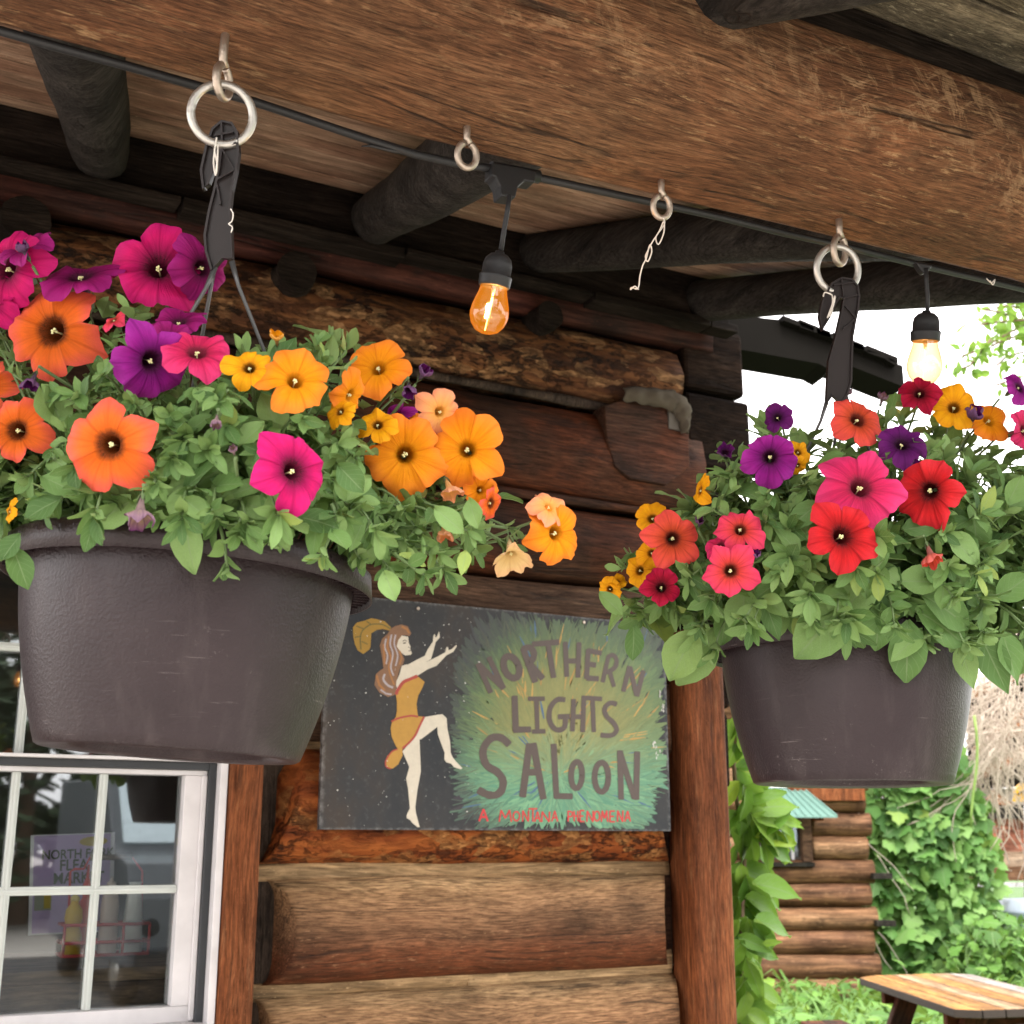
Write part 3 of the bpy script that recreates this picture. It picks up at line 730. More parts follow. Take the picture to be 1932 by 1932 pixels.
BIG = [leaf_tpl(k, .54 + .09 * (k % 3), ny=6, nx=4, bend=.10 + .07 * k, fold=.10 + .03 * (k % 3), wave=.05, blunt=(0, .8, .5, 1, .6)[k]) for k in range(5)]
SML = [leaf_tpl(k + 20, .36 + .06 * (k % 3), ny=5, nx=2, bend=.05 + .08 * k, fold=.16, blunt=1) for k in range(5)]
def tpl_mesh(name, tpl, m, seed):
    mb = MB(); mb.add(tpl[0], tpl[1], tpl[2], (random.Random(seed).random(), 0, 0, 1)); return mb.mesh(name, m)
BIGM = [tpl_mesh('petunia_leaf', t, M['leaf'], k) for k, t in enumerate(BIG)]
SMLM = [tpl_mesh('petunia_leaflet', t, M['leaf'], k + 9) for k, t in enumerate(SML)]

# ------------------------------------------------------------------ hanging baskets
M['pot'] = None
a = N('pot_plastic'); v = a.coord()
peb = a.n('TexNoise', Vector=v, Scale=330, Detail=2, Roughness=.5).outputs['Fac']
basec = a.mix(a.noise(v, 7, 4), (.0155, .0085, .0102), (.0235, .0135, .0158))
zz = a.n('SeparateXYZ', Vector=a.n('TexCoord').outputs['Generated']).outputs['Z']
low = a.ramp(zz, [(.0, 1), (.32, .55), (.6, .12)])
scuff = a.math('MULTIPLY', a.ramp(a.noise(v, 120, 6, .8), [(.60, 0), (.66, 1)]), a.ramp(a.noise(v, 14, 4, .6), [(.50, 0), (.60, 1)]))
scr = a.math('MULTIPLY', a.ramp(a.noise(a.mapping(v, (.12, .12, 3)), 90, 5, .7), [(.63, 0), (.68, 1)]), a.ramp(a.noise(v, 11, 3), [(.53, 0), (.60, 1)]))
basec = a.mix(a.math('MULTIPLY', a.math('MULTIPLY', a.math('MAXIMUM', scuff, scr), low), .4), basec, (.40, .34, .33))
dust = a.ramp(a.noise(v, 9, 6, .7), [(.45, 0), (.75, .16)])
basec = a.mix(dust, basec, (.075, .052, .053))
streak = a.ramp(a.noise(a.mapping(v, (1, 1, .10)), 26, 5, .65), [(.52, 0), (.72, .30)])
basec = a.mix(streak, basec, (.080, .062, .060))
M['pot'] = a.done(a.bsdf(basec, .40, a.bump(peb, .5, .0016), **{'Specular_IOR_Level': .34}))

def pot_profile():
    prof = []
    for i in range(22):                                  # body from the base up, gently convex
        t = i / 21; r = .1275 + (.0375) * (1 - (1 - t) ** 1.75)
        prof.append((r, -.191 + .191 * t))
    return prof
def make_pot(root, c, tilt):
    Mx = Matrix.Translation(c) @ tilt
    mb = MB(); pr = pot_profile()
    body = [(.02, -.182), (.094, -.184), (.098, -.190), (.116, -.1925), (.124, -.193)] + pr + [(.158, .0), (.155, -.012), (.118, -.16), (.03, -.17)]
    mb.lathe(body, 96, Mx); pot = obj('pot', mb, M['pot'], root)
    mb = MB()                                            # hollow lip folded down over the body, ribs inside it
    mb.lathe([(.1600, -.0015), (.163, .0045), (.176, .0035), (.1815, -.001), (.1845, -.026), (.1828, -.026), (.1795, -.0035), (.1665, -.004), (.1660, -.010), (.1640, -.010), (.1620, -.003)], 96, Mx, False)
    obj('rim', mb, M['pot'], pot)
    mb = MB()
    for k in range(72):
        an = 2 * math.pi * k / 72; Rm = Mx @ Matrix.Rotation(an, 4, 'Z')
        mb.box((.1655, -.0007, -.022), (.1822, .0007, -.0045), Rm)
    obj('rim_rib', mb, M['pot'], pot, smooth=False, kind='stuff')
    mb = MB(); mb.lathe([(.001, -.012), (.05, -.008), (.10, -.013), (.1545, -.018)], 40, Mx, False); obj('soil', mb, M['soil'], root)
    return pot

class Plant:
    def __init__(s, root, c, seed):
        s.root, s.c, s.rnd, s.leaves, s.stems, s.flowers = root, Vector(c), random.Random(seed), [], MB(), []
    def leaf(s, p, d, nrm, size, big, k=None):
        s.leaves.append((Vector(p), Vector(d), Vector(nrm), size, big, s.rnd.randrange(5) if k is None else k))
    def sprig(s, p0, p1, n=5, size=.036, rise=.06, tipn=5, r=.0016):
        rn = s.rnd; p0, p1 = Vector(p0), Vector(p1)
        c1 = p0.lerp(p1, .45) + Vector((0, 0, rise)) + rv(rn) * .015
        pts = []
        for i in range(9):
            t = i / 8; pts.append(p0 * (1 - t) ** 2 + c1 * 2 * t * (1 - t) + p1 * t * t)
        if any(s.blocked(q) for q in pts): return False
        s.stems.tube(pts, [r * 1.25 - r * .5 * i / 8 for i in range(9)], 5)
        az = rn.random() * 6.28
        for k in range(n):
            t = .32 + .66 * k / max(1, n - 1); f = t * 8; i = min(7, int(f)); p = pts[i].lerp(pts[i + 1], f - i)
            tg = (pts[i + 1] - pts[i]).normalized(); a_ = tg.orthogonal().normalized(); b_ = tg.cross(a_)
            az += 1.9 + rn.uniform(-.5, .5)
            for sgn in (0, math.pi):
                if rn.random() < .12: continue
                an = az + sgn + rn.uniform(-.4, .4); rad = a_ * math.cos(an) + b_ * math.sin(an)
                d = (tg * rn.uniform(.2, .75) + rad + Vector((0, 0, rn.uniform(-.35, .15)))).normalized()
                nrm = (Vector((0, 0, .75)) - fw * .35 + tg * .5 + rv(rn) * .35)
                sz = size * (1.1 - .55 * t ** 2) * rn.uniform(.75, 1.25)
                s.leaf(p, d, nrm, sz, t < .86)
        tg = (pts[8] - pts[7]).normalized(); a_ = tg.orthogonal().normalized(); b_ = tg.cross(a_)
        for k in range(tipn):
            an = k * 2.4 + az; rad = a_ * math.cos(an) + b_ * math.sin(an)
            sp = rn.uniform(.35, .95)
            s.leaf(p1 - tg * .006 * (k % 3), tg + rad * sp, tg * .8 - rad * .6 + rv(rn) * .2, size * rn.uniform(.42, .80), False)
    def flower(s, px, py, rpx, kind, nx=0., ny=.15, dz=0., close=0, notch=.20, ruff=.14, point=.06, depth=None, spin=None, kids=True):
        rn = s.rnd; seed = px * 7 + py
        if depth is None:
            pc = proj(s.c); dxp, dyp = (px - pc[0]) / s.rx, (py - pc[1]) / s.ry
            depth = pc[2] - s.dd * math.sqrt(max(.0, 1 - dxp * dxp - dyp * dyp)) - dz
        p = at(px, py, depth); r = rpx * depth / F
        if close < .3: nx, ny = nx + rn.uniform(-.22, .22), ny + rn.uniform(-.12, .22)
        nz = math.sqrt(max(.04, 1 - nx * nx - ny * ny))
        nrm = (rt * nx + up * ny - fw * nz).normalized()
        base = nrm.to_track_quat('Z', 'Y').to_matrix().to_4x4()
        m = Matrix.Translation(p - s.root.location) @ base @ Matrix.Rotation(rn.random() * 6.28 if spin is None else spin, 4, 'Z') @ Matrix.Scale(r, 4)
        mb = corolla(seed, close, notch, ruff, point)
        o = link('flower', mb.mesh('corolla', P[kind]), s.root); o.matrix_local = m
        o['label'] = ('drooping ' if close > .55 else '') + WORD[kind] + ' petunia flower'
        if kids:
            if close < .8: link('stamen', stamens(seed).mesh('stamens', M['stamen']), o)
            link('calyx', calyx().mesh('calyx', M['sepal']), o)
        back = p - nrm * r * 1.4
        root_p = s.c + Vector(((back - s.c).x * .4, (back - s.c).y * .4, max(-.01, (back - s.c).z * .3)))
        mid = back.lerp(root_p, .45) + Vector((0, 0, -.01)) - nrm * .02 + fw * .06
        s.stems.tube([back, back.lerp(mid, .5) - nrm * .01, mid, root_p], [.0016, .0018, .002, .002], 5)
        s.flowers.append((p, r, nrm))
    def blocked(s, p):
        """flowers open in front of the leaves: drop leaves that would hide one"""
        v = (p - EYE); L_ = v.length
        for q, r, nrm in s.flowers:
            lat = (p - q).cross(v.normalized()).length
            if (L_ < (q - EYE).length + .02 and lat < r * .95) or (L_ < (q - EYE).length + r * 1.1 and lat < r * .5): return True
        return False
    def finish(s):
        L_ = [l for l in s.leaves if not s.blocked(l[0] + l[1].normalized() * l[3] * .55) and not s.blocked(l[0] + l[1].normalized() * l[3] * .95)]
        def score(l):
            p = l[0] + l[1].normalized() * l[3] * .5; x, y, d = proj(p)
            vis = 1 if -20 < x < 1950 else .1
            return l[3] / d * vis * (1.0 + 2.2 * (proj(s.c)[2] - d) / .2)
        L_.sort(key=score, reverse=True)
        for p, d, nrm, sz, big, k in L_[:298]:
            o = link('leaf', (BIGM if big else SMLM)[k], s.root); o.matrix_local = frame(p - s.root.location, d, nrm, sz)
        mb = MB()
        for p, d, nrm, sz, big, k in L_[298:]:
            t = (BIG if big else SML)[k]; m = frame(p, d, nrm, sz)
            mb.add([m @ q for q in t[0]], t[1], t[2], (s.rnd.random(), 0, 0, 1))
        obj('foliage', mb, M['leaf'], s.root, kind='stuff')
        obj('stem', s.stems, M['stem'], s.root, kind='stuff')

def inside(poly, x, y):
    c = False; n = len(poly)
    for i in range(n):
        (x0, y0), (x1, y1) = poly[i], poly[i - 1]
        if (y0 > y) != (y1 > y) and x < (x1 - x0) * (y - y0) / (y1 - y0) + x0: c = not c
    return c
def fill(pl, poly, n, n_in, size):
    """grow sprigs from the soil to tips spread through the plant's volume"""
    rn = pl.rnd; pc = proj(pl.c); xs = [q[0] for q in poly]; ys = [q[1] for q in poly]; k = 0
    while k < n:
        x, y = rn.uniform(min(xs), max(xs)), rn.uniform(min(ys), max(ys))
        if not inside(poly, x, y): continue
        ex = max(.10, 1 - ((x - pc[0]) / pl.rx) ** 2 - .6 * ((y - pc[1]) / pl.ry) ** 2)
        d = pc[2] - pl.dd * math.sqrt(ex) * (rn.uniform(.45, 1.0) if rn.random() < .66 else rn.uniform(-1, .45))
        tip = at(x, y, d); h = tip - pl.c; hr = Vector((h.x, h.y, 0)); 
        b = pl.c + hr.normalized() * min(.14, hr.length * .55) + Vector((0, 0, -.005))
        if tip.z < pl.c.z + .02 and hr.length < .185:     # trailing shoots pass over the rim
            tip = pl.c + hr.normalized() * .195 + Vector((0, 0, h.z))
        pl.sprig(b, tip, n=rn.randint(4, 6), size=size * rn.uniform(.75, 1.2), rise=max(.02, .09 - h.z * .2), tipn=rn.randint(6, 9)); k += 1
    for _ in range(n_in):
        x, y = rn.uniform(min(xs), max(xs)), rn.uniform(min(ys), max(ys))
        if not inside(poly, x, y): continue
        d = pc[2] - pl.dd * rn.uniform(-.6, .6); p = at(x, y, d)
        if p.z < pl.c.z + .02: continue
        pl.leaf(p, rv(rn) + Vector((0, 0, .2)), Vector((0, 0, 1)) - fw * .6 + rv(rn) * .5, size * rn.uniform(.8, 1.4), True)
def hero(pl, x0, y0, x1, y1, big=True, dz=0.0, k=None, toward=.25, face=1.0, wid=None):
    """one large leaf from stalk to tip on the front of the plant"""
    pc = proj(pl.c)
    d = pc[2] - .188 - dz
    p0, p1 = at(x0, y0, d + .01), at(x1, y1, d - toward * .02)
    p1 = p0 + (p1 - p0) * pl.hs
    k = pl.rnd.choice((0, 0, 2, 4)) if k is None else k
    pl.leaf(p0, p1 - p0, -fw * face + Vector((0, 0, .45)) + rt * pl.rnd.uniform(-.3, .3), (p1 - p0).length, big, k)

def hanger(root, ring_c, pts_px, hole, rods, d):
    """ribbed plastic hanger: web, flanged edge, lattice ribs, and rods down to the rim"""
    q = [at(x, y, d) for x, y in pts_px]
    mb = MB(); mb.poly([p - fw * .0012 for p in q][::-1], fw * .0024)
    h = obj('hanger', mb, M['hanger'], root, smooth=False, label='brown plastic hook strap')
    mb = MB(); n = len(q); o_ = []
    for i, p in enumerate(q):
        t = (q[(i + 1) % n] - q[i - 1]).normalized(); nn = t.cross(fw).normalized() * .0012
        o_ += [p - fw * .0055 - nn, p - fw * .0055 + nn, p + fw * .0055 + nn, p + fw * .0055 - nn]
    fs = []
    for i in range(n):
        j = (i + 1) % n
        for k in range(4): fs.append((i * 4 + k, i * 4 + (k + 1) % 4, j * 4 + (k + 1) % 4, j * 4 + k))
    mb.add(o_, fs); obj('flange', mb, M['hanger'], h, smooth=False)
    for a_, b_ in hole:
        mb = MB(); p0, p1 = at(*a_, d), at(*b_, d); t = (p1 - p0).normalized(); nn = t.cross(fw) * .0009
        mb.poly([p0 - nn - fw * .0065, p0 + nn - fw * .0065, p1 + nn - fw * .0065, p1 - nn - fw * .0065][::-1], fw * .013)
        obj('rib', mb, M['hanger'], h, smooth=False)
    for (x, y), end in rods:
        mb = MB(); p = at(x, y, d); e = Vector(end)
        mb.tube([p, p.lerp(e, .06) + Vector((0, 0, -.006)), p.lerp(e, .5) + Vector((0, 0, .004)), e], [.0032, .0021, .0018, .0018], 7); obj('wire', mb, M['steelwire'], root)

DL, DR = 1.30, 1.72
GB = 'hanging flower baskets under the porch beam'
cL, cR = at(365, 1062, DL), at(1592, 1205, DR)
L = thing('hanging_basket', 'left brown hanging basket of orange and hot pink petunias in front of the window', 'hanging basket', cL, GB)
make_pot(L, cL, Matrix.Rotation(R(3.6), 4, fw))
pl = Plant(L, cL, 11); pl.rx, pl.ry, pl.dd, pl.hs = 430, 520, .26, .86
Zp = lambda z: [(x * .34, y * .34) for x, y in z]
hanger(L, None, Zp([(1135, 1055), (1122, 950), (1150, 820), (1185, 722), (1235, 680), (1290, 690), (1320, 740), (1326, 850), (1312, 950), (1288, 1060), (1277, 1160), (1284, 1300), (1288, 1440), (1262, 1432), (1235, 1432), (1205, 1465), (1180, 1500), (1150, 1400), (1142, 1310), (1165, 1180), (1200, 1040), (1222, 930), (1232, 850), (1226, 815), (1210, 845), (1195, 920), (1160, 1020)]),
       [(Zp([a_])[0], Zp([b_])[0]) for a_, b_ in (((1195, 760), (1300, 740)), ((1235, 685), (1240, 820)), ((1320, 800), (1236, 830)), ((1236, 830), (1305, 950)), ((1305, 950), (1215, 1000)), ((1210, 1030), (1230, 1140)))],
       [(Zp([(1286, 1450)])[0], cL + rt * .165 + Vector((0, 0, 0)) + Vector((.0, .03, .0))), (Zp([(1185, 1490)])[0], cL - fw * .05 + rt * .03 + Vector((-.02, .14, 0))), (Zp([(1195, 1480)])[0], cL - rt * .15 + Vector((0, -.05, 0)))], 1.29)
for f in [
    (8, 505, 82, 'magenta', -.35, .1), (-22, 566, 62, 'magenta', -.2, .2), (318, 640, 40, 'plum', .1, .3, -.03), (-30, 730, 60, 'orange', -.3, .2),  (48, 462, 55, 'plum', -.2, .55), (150, 515, 82, 'plum', .15, .62), (298, 502, 90, 'magenta', .08, .22), (384, 505, 62, 'plum', .88, -.1),
    (95, 622, 98, 'orange', -.08, .12, .02), (288, 682, 76, 'purple', .62, -.22), (372, 660, 72, 'pink', .18, .62), (335, 605, 58, 'plum', -.2, .75, -.05), (213, 602, 28, 'pinkcoral', -.6, .5),
    (30, 812, 66, 'orange', -.25, .05), (205, 838, 86, 'orange', .02, .1, .02), (470, 692, 48, 'yellow', .1, .25), (558, 715, 70, 'amber', .1, .25, .02), (712, 692, 62, 'amber', .05, .22),
    (664, 748, 50, 'amber', .62, -.45), (556, 888, 78, 'magenta', .6, .0, .02), (748, 785, 32, 'purple', -.2, .3, -.03), (764, 857, 82, 'amber', .0, .1, .03), (880, 848, 74, 'amber', .12, .15, .02), (775, 812, 50, 'amber', -.1, .4, -.02),
    (832, 778, 46, 'peach', .55, -.25), (884, 802, 30, 'peach', .6, .1, -.02), (908, 925, 36, 'amber', .6, .0), (928, 950, 34, 'orange', .7, -.1), (1052, 1006, 64, 'amber', .7, .05), (1038, 955, 40, 'peach', .45, .6),
    (640, 775, 34, 'yellow', -.3, .5, -.02), (712, 800, 40, 'yellow', .1, .5, -.03), (15, 965, 26, 'yellow', -.6, .1)]:
    pl.flower(*f[:4], nx=f[4], ny=f[5], dz=f[6] if len(f) > 6 else 0)
for f in [(264, 970, 46, 'wilt', .05, -.86, .85), (965, 1050, 48, 'cream', .12, -.80, .5), (850, 925, 34, 'peach', .35, -.75, .8), (838, 1005, 27, 'peach', .1, -.9, 1.0), (60, 722, 30, 'violet', -.1, -.8, .95), (800, 703, 26, 'violet', .5, .55, 1.0),
          (772, 735, 26, 'violet', .1, -.7, 1.0), (408, 795, 20, 'wilt', 0, -.85, 1.0), (45, 472, 24, 'violet', -.3, .8, 1.1), (522, 638, 22, 'yellow', .1, .7, 1.0), (440, 850, 16, 'wilt', 0, .6, 1.0)]:
    pl.flower(*f[:4], nx=f[4], ny=f[5], close=f[6], ruff=.09, dz=.02)
LP = [(-190, 650), (-60, 570), (60, 590), (200, 560), (330, 610), (420, 690), (500, 650), (600, 640), (690, 660), (790, 740), (860, 850), (930, 930), (1010, 1000), (1015, 1035), (940, 1050), (870, 1090), (800, 1095), (700, 1085), (640, 1040), (560, 1015), (430, 1010), (330, 1000), (200, 985), (60, 990), (0, 1030), (-190, 1050)]
fill(pl, LP, 400, 560, .034)
for h in [(352, 978, 352, 1092), (340, 905, 408, 978), (282, 930, 138, 990), (450, 865, 335, 930), (430, 955, 540, 975), (300, 955, 245, 1000), (395, 905, 330, 870), (500, 930, 590, 905), (690, 975, 655, 1050), (725, 1080, 748, 1137), (640, 880, 690, 930),
          (120, 940, 30, 975), (80, 900, 160, 935), (600, 980, 585, 1062), (500, 800, 440, 838), (240, 930, 330, 945), (40, 1010, -10, 1060), (25, 1035, 55, 1110), (470, 880, 535, 850), (880, 1040, 868, 1092), (700, 900, 640, 950), (820, 960, 880, 1000), (560, 975, 640, 985)]:
    hero(pl, *h, dz=-.03 if h[0] > 680 else .006)
for x0, y0, x1, y1 in ((400, 960, 428, 1070), (625, 950, 605, 1050), (530, 1000, 520, 1015), (740, 1040, 800, 1085)):
    d_ = DL - (.200 if x0 < 700 else .12); pl.sprig(at(x0, y0, d_ + .02), at(x1, y1, d_), n=3, size=.03, rise=.015, tipn=5)
pl.finish()

Rb = thing('hanging_basket', 'right brown hanging basket of coral and red petunias beside the corner post', 'hanging basket', cR, GB)
make_pot(Rb, cR, Matrix.Rotation(R(.6), 4, fw))
pl = Plant(Rb, cR, 23); pl.rx, pl.ry, pl.dd, pl.hs = 420, 460, .27, 1.0
T3 = lambda z: [((1700 + x * .41408) * .7728, (700 + y * .41408) * .7728) for x, y in z]
T4 = lambda z: [((1650 + x * .44) * .7728, y * .44 * .7728) for x, y in z]
hp = T4([(808, 1832), (795, 1760), (812, 1670), (838, 1620), (862, 1575), (915, 1545), (970, 1552), (1005, 1590), (1013, 1650), (1005, 1720), (990, 1790), (978, 1860)]) + T3([(918, 260), (912, 420), (908, 560), (885, 640), (850, 690), (800, 640), (765, 690), (770, 600), (775, 520), (780, 440), (800, 370), (820, 300), (838, 220), (858, 130), (868, 60)]) + T4([(925, 1660), (905, 1650), (880, 1690), (850, 1760)])
hanger(Rb, None, hp, [(T4([a_])[0], T4([b_])[0]) for a_, b_ in (((870, 1585), (985, 1570)), ((915, 1548), (925, 1650)), ((1005, 1640), (925, 1660)), ((935, 1700), (995, 1770)), ((995, 1770), (920, 1830)))],
       [(T3([(768, 680)])[0], cR - rt * .16 + Vector((0, 0, .0))), (T3([(850, 680)])[0], cR + rt * .04 + Vector((0, .15, 0))), (T3([(880, 645)])[0], cR + rt * .15)], 1.70)
for f in [
    (1620, 790, 56, 'coral', .02, .22, 0, .05), (1453, 861, 55, 'purple', .0, .05, .01, 0), (1466, 787, 30, 'violet', -.45, .45, 0, 0), (1702, 836, 50, 'violet', -.05, .68, 0, 0), (1735, 741, 40, 'crimson', .0, .45, 0, .12),
    (1800, 768, 46, 'yellow', -.15, .3, 0, 0), (1868, 792, 46, 'amber', .3, .5, -.02, 0), (1925, 730, 34, 'purple', .5, .3, 0, 0), (1935, 812, 44, 'pink', .4, .2, 0, 0),
    (1625, 917, 80, 'pink', .1, .32, .02, .04), (1753, 926, 68, 'red', -.4, .05, .02, .12), (1590, 1010, 70, 'red', .02, .18, .03, .05), (1270, 1016, 53, 'coral', -.05, .12, .01, .04), (1397, 998, 47, 'pinkcoral', .03, .2, .01, .12),
    (1378, 1077, 53, 'pinkcoral', .05, .15, .02, .12), (1247, 1108, 40, 'crimson', -.05, .15, .01, .06), (1230, 977, 36, 'yellow', -.2, .4, -.01, 0), (1318, 925, 34, 'yellow', -.88, .1, 0, 0), (1205, 1076, 36, 'yellow', -.5, .3, -.02, 0), (1228, 1044, 30, 'yellow', -.6, -.1, -.02, 0),
    (1507, 852, 28, 'yellow', .3, .3, -.04, 0), (1506, 880, 22, 'yellow', .1, -.4, -.04, 0), (1358, 1030, 36, 'pink', -.3, .4, -.02, 0), (1150, 1112, 26, 'yellow', -.5, -.2, -.02, 0), (1165, 1096, 20, 'yellow', -.2, .6, -.02, 0)]:
    pl.flower(*f[:4], nx=f[4], ny=f[5], dz=f[6], point=f[7], notch=.24 if f[7] else .17)
for f in [(1757, 1050, 32, 'coral', .15, -.86, .75), (1368, 852, 26, 'violet', -.2, .5, .8), (1835, 785, 30, 'violet', .0, .75, 1.05), (1665, 752, 18, 'wilt', .1, .8, 1.0), (1730, 880, 18, 'violet', 0, .8, 1.0), (1595, 742, 20, 'wilt', .2, .85, 1.0), (1320, 985, 16, 'violet', 0, .7, 1.0), (1425, 1048, 16, 'violet', .1, .7, 1.0)]:
    pl.flower(*f[:4], nx=f[4], ny=f[5], close=f[6], ruff=.09)
RP = [(1140, 1090), (1180, 1050), (1240, 1000), (1290, 960), (1340, 880), (1385, 815), (1440, 800), (1520, 790), (1560, 850), (1620, 790), (1700, 760), (1760, 790), (1830, 790), (1932, 790), (2090, 830), (2090, 1260), (1960, 1270), (1840, 1235), (1700, 1200), (1560, 1200), (1430, 1185), (1330, 1235), (1240, 1195), (1160, 1140)]
fill(pl, RP, 330, 560, .045)
for h in [(1590, 1140, 1507, 1240), (1598, 1068, 1622, 1130), (1650, 1090, 1570, 1175), (1690, 1070, 1640, 1160), (1735, 1120, 1842, 1172), (1725, 1150, 1835, 1205), (1662, 1060, 1702, 1112), (1740, 1190, 1682, 1245), (1345, 1185, 1288, 1292), (1312, 1190, 1262, 1280), (1405, 1110, 1398, 1205), (1445, 1140, 1470, 1208),
          (1835, 960, 1852, 1048), (1195, 1180, 1200, 1240), (1712, 1170, 1714, 1285), (1880, 1130, 1945, 1085), (1890, 1190, 1925, 1292), (1810, 1215, 1838, 1300), (1850, 1200, 1905, 1310), (1530, 1010, 1455, 985), (1545, 950, 1480, 1000), (1660, 1140, 1655, 1225), (1370, 1150, 1365, 1215), (1480, 1090, 1420, 1130), (1500, 1080, 1560, 1100),
          (1700, 1000, 1790, 985), (1790, 1010, 1850, 1060), (1430, 900, 1350, 870), (1480, 930, 1420, 900), (1560, 1100, 1500, 1160), (1900, 950, 1932, 900), (1770, 1100, 1700, 1090), (1130, 1120, 1175, 1150)]:
    hero(pl, *h, dz=.01 if 1380 < h[0] < 1800 else -.04)
pl.finish()

# ------------------------------------------------------------------ rings, screw eyes, twine under the beam
nring = (-fw + rt * .25).normalized()
def ring(px, py, d, rpx, r, label, nrm=nring):
    c = at(px, py, d); mb = MB(); mb.torus(circle_M(c, nrm), rpx * d / F, r, 56, 14)
    o = obj('steel_ring', mb, M['galv'], loc=c); tag(o, label, 'ring', 'steel rings holding the baskets'); return o
ring(419, 216, 1.285, 57, .0044, 'thick galvanised steel ring holding the left basket')
ring(1580, 508, 1.705, 43, .0046, 'thick galvanised steel ring holding the right basket')
def screw_eye(px, py, d, rpx, r, nrm, label, m='rust', shank=.05, lean=(0, 0)):
    c = at(px, py, d); R0 = rpx * d / F; t = thing('screw_eye', label, 'screw eye', c, 'screw eyes in the porch beam')
    u_ = (up - nrm * up.dot(nrm)).normalized(); s_ = u_.cross(nrm)
    pts = []
    for k in range(25):
        an = R(72) - R(324) * k / 24; pts.append(c + u_ * math.sin(an) * R0 * 1.12 + s_ * math.cos(an) * R0 * .92)
    mb = MB(); mb.tube(pts, r, 10); obj('eye', mb, M[m], t)
    top = c + u_ * R0 * 1.18
    mb = MB(); mb.tube([pts[0], top + u_ * r, top + u_ * r * 2 + Vector((0, 0, .004)), top + Vector((lean[0], lean[1], shank))], [r, r, r * 1.05, r * .95], 10); obj('shank', mb, M[m], t)
edge = rt * .96 - fw * .28
screw_eye(421, 154, 1.285, 27, .0044, edge, 'screw eye in the beam with the left basket ring through it', 'rust', .035, (-.002, -.01))
screw_eye(1584, 472, 1.705, 23, .0046, (edge * .75 - fw * .5).normalized(), 'screw eye in the beam with the right basket ring through it', 'rust', .04)
screw_eye(881, 293, 1.45, 21, .0040, (-fw + rt * .45).normalized(), 'empty screw eye in the beam beside the glowing amber bulb', 'rust', .045)
screw_eye(1248, 390, 1.585, 19, .0040, (-fw + rt * .35).normalized(), 'screw eye in the beam with loose white twine hanging down', 'rust', .045)
def twine(pts, d, label, r=.0009):
    P_ = [at(x, y, d) + fw * random.uniform(-.004, .004) for x, y in pts]; Q = []
    for i in range(len(P_) - 1):
        for k in range(4): 
            t = k / 4; a_, b_, c_, d2 = P_[max(0, i - 1)], P_[i], P_[i + 1], P_[min(len(P_) - 1, i + 2)]
            Q.append(.5 * ((2 * b_) + (c_ - a_) * t + (2 * a_ - 5 * b_ + 4 * c_ - d2) * t * t + (3 * b_ - a_ - 3 * c_ + d2) * t ** 3))
    Q.append(P_[-1]); mb = MB(); mb.tube(Q, r, 5); o = obj('twine', mb, M['twine'], loc=P_[0]); tag(o, label, 'twine')
twine([(1251, 412), (1254, 420), (1248, 432), (1238, 446), (1243, 460), (1252, 440), (1252, 418), (1244, 436), (1230, 458), (1222, 474), (1218, 484), (1222, 494), (1229, 476), (1226, 462), (1219, 488), (1213, 500), (1208, 520), (1206, 536), (1202, 545), (1192, 542), (1190, 546), (1197, 541), (1205, 545)], 1.57, 'white twine dangling from the empty screw eye right of the bulb')
twine([(408, 258), (404, 280), (402, 305), (407, 330), (410, 310), (406, 285), (410, 270), (412, 300), (408, 333)], 1.268, 'white twine tied to the ring of the left basket')
twine([(436, 395), (441, 405), (438, 418), (433, 424), (440, 430), (437, 440)], 1.275, 'wisp of white string behind the left hanger strap', .0007)
twine([(1552, 560), (1556, 552), (1566, 556), (1572, 562), (1570, 590), (1564, 596), (1572, 575), (1575, 558), (1568, 580), (1560, 600), (1572, 582)], 1.685, 'white twine tied to the ring of the right basket', .001)
twine([(1863, 524), (1870, 534), (1877, 527), (1872, 538), (1866, 530)], 1.84, 'bit of white string under the right end of the beam')

# ------------------------------------------------------------------ string lights
SLt = thing('string_light', 'black string light cable under the beam with two lit filament bulbs', 'string light', (.6, 1.21, 2.35), None)
def cable_pt(x, y): return on(x, y, 1, 1.232)
cp = [cable_pt(x, y) for x, y in ((-120, 28), (0, 58), (120, 92), (238, 124), (330, 150), (480, 192), (600, 232), (690, 262), (780, 290), (860, 308), (925, 318), (1010, 334), (1120, 358), (1240, 384), (1360, 410), (1480, 440), (1600, 466), (1735, 500), (1900, 538), (2050, 575))]
mb = MB(); mb.tube(cp, .0050, 10); obj('cable', mb, M['black'], SLt)
mb = MB(); mb.tube([cable_pt(800, 292), cable_pt(745, 285) , cable_pt(700, 272) + Vector((0, 0, -.002)), cable_pt(682, 276)], [.001, .0028, .002, .0006], 6); obj('cable_tie', mb, M['black'], SLt)
a = N('bulb_glass')
ed = a.n('LayerWeight', Blend=.35).outputs['Facing']
em = a.n('Emission', Color=a.mix(ed, (1.0, .34, .014, 1), (1.0, .235, .016, 1)), Strength=a.ramp(ed, [(.0, .11), (.6, .16), (1, .24)]))
gl = a.n('BsdfGlossy', Roughness=.05, Color=(1, 1, 1, 1)).outputs[0]
tr = a.n('BsdfTransparent', Color=a.mix(ed, (.74, .60, .50, 1), (.34, .24, .19, 1))).outputs[0]
s1 = a.n('AddShader', i0=tr, i1=em.outputs[0]).outputs[0]
M['bulb'] = a.done(a.n('MixShader', i0=.07, i1=s1, i2=gl))
a = N('filament'); M['filament'] = a.done(a.n('Emission', Color=(1, .60, .14, 1), Strength=5.0))
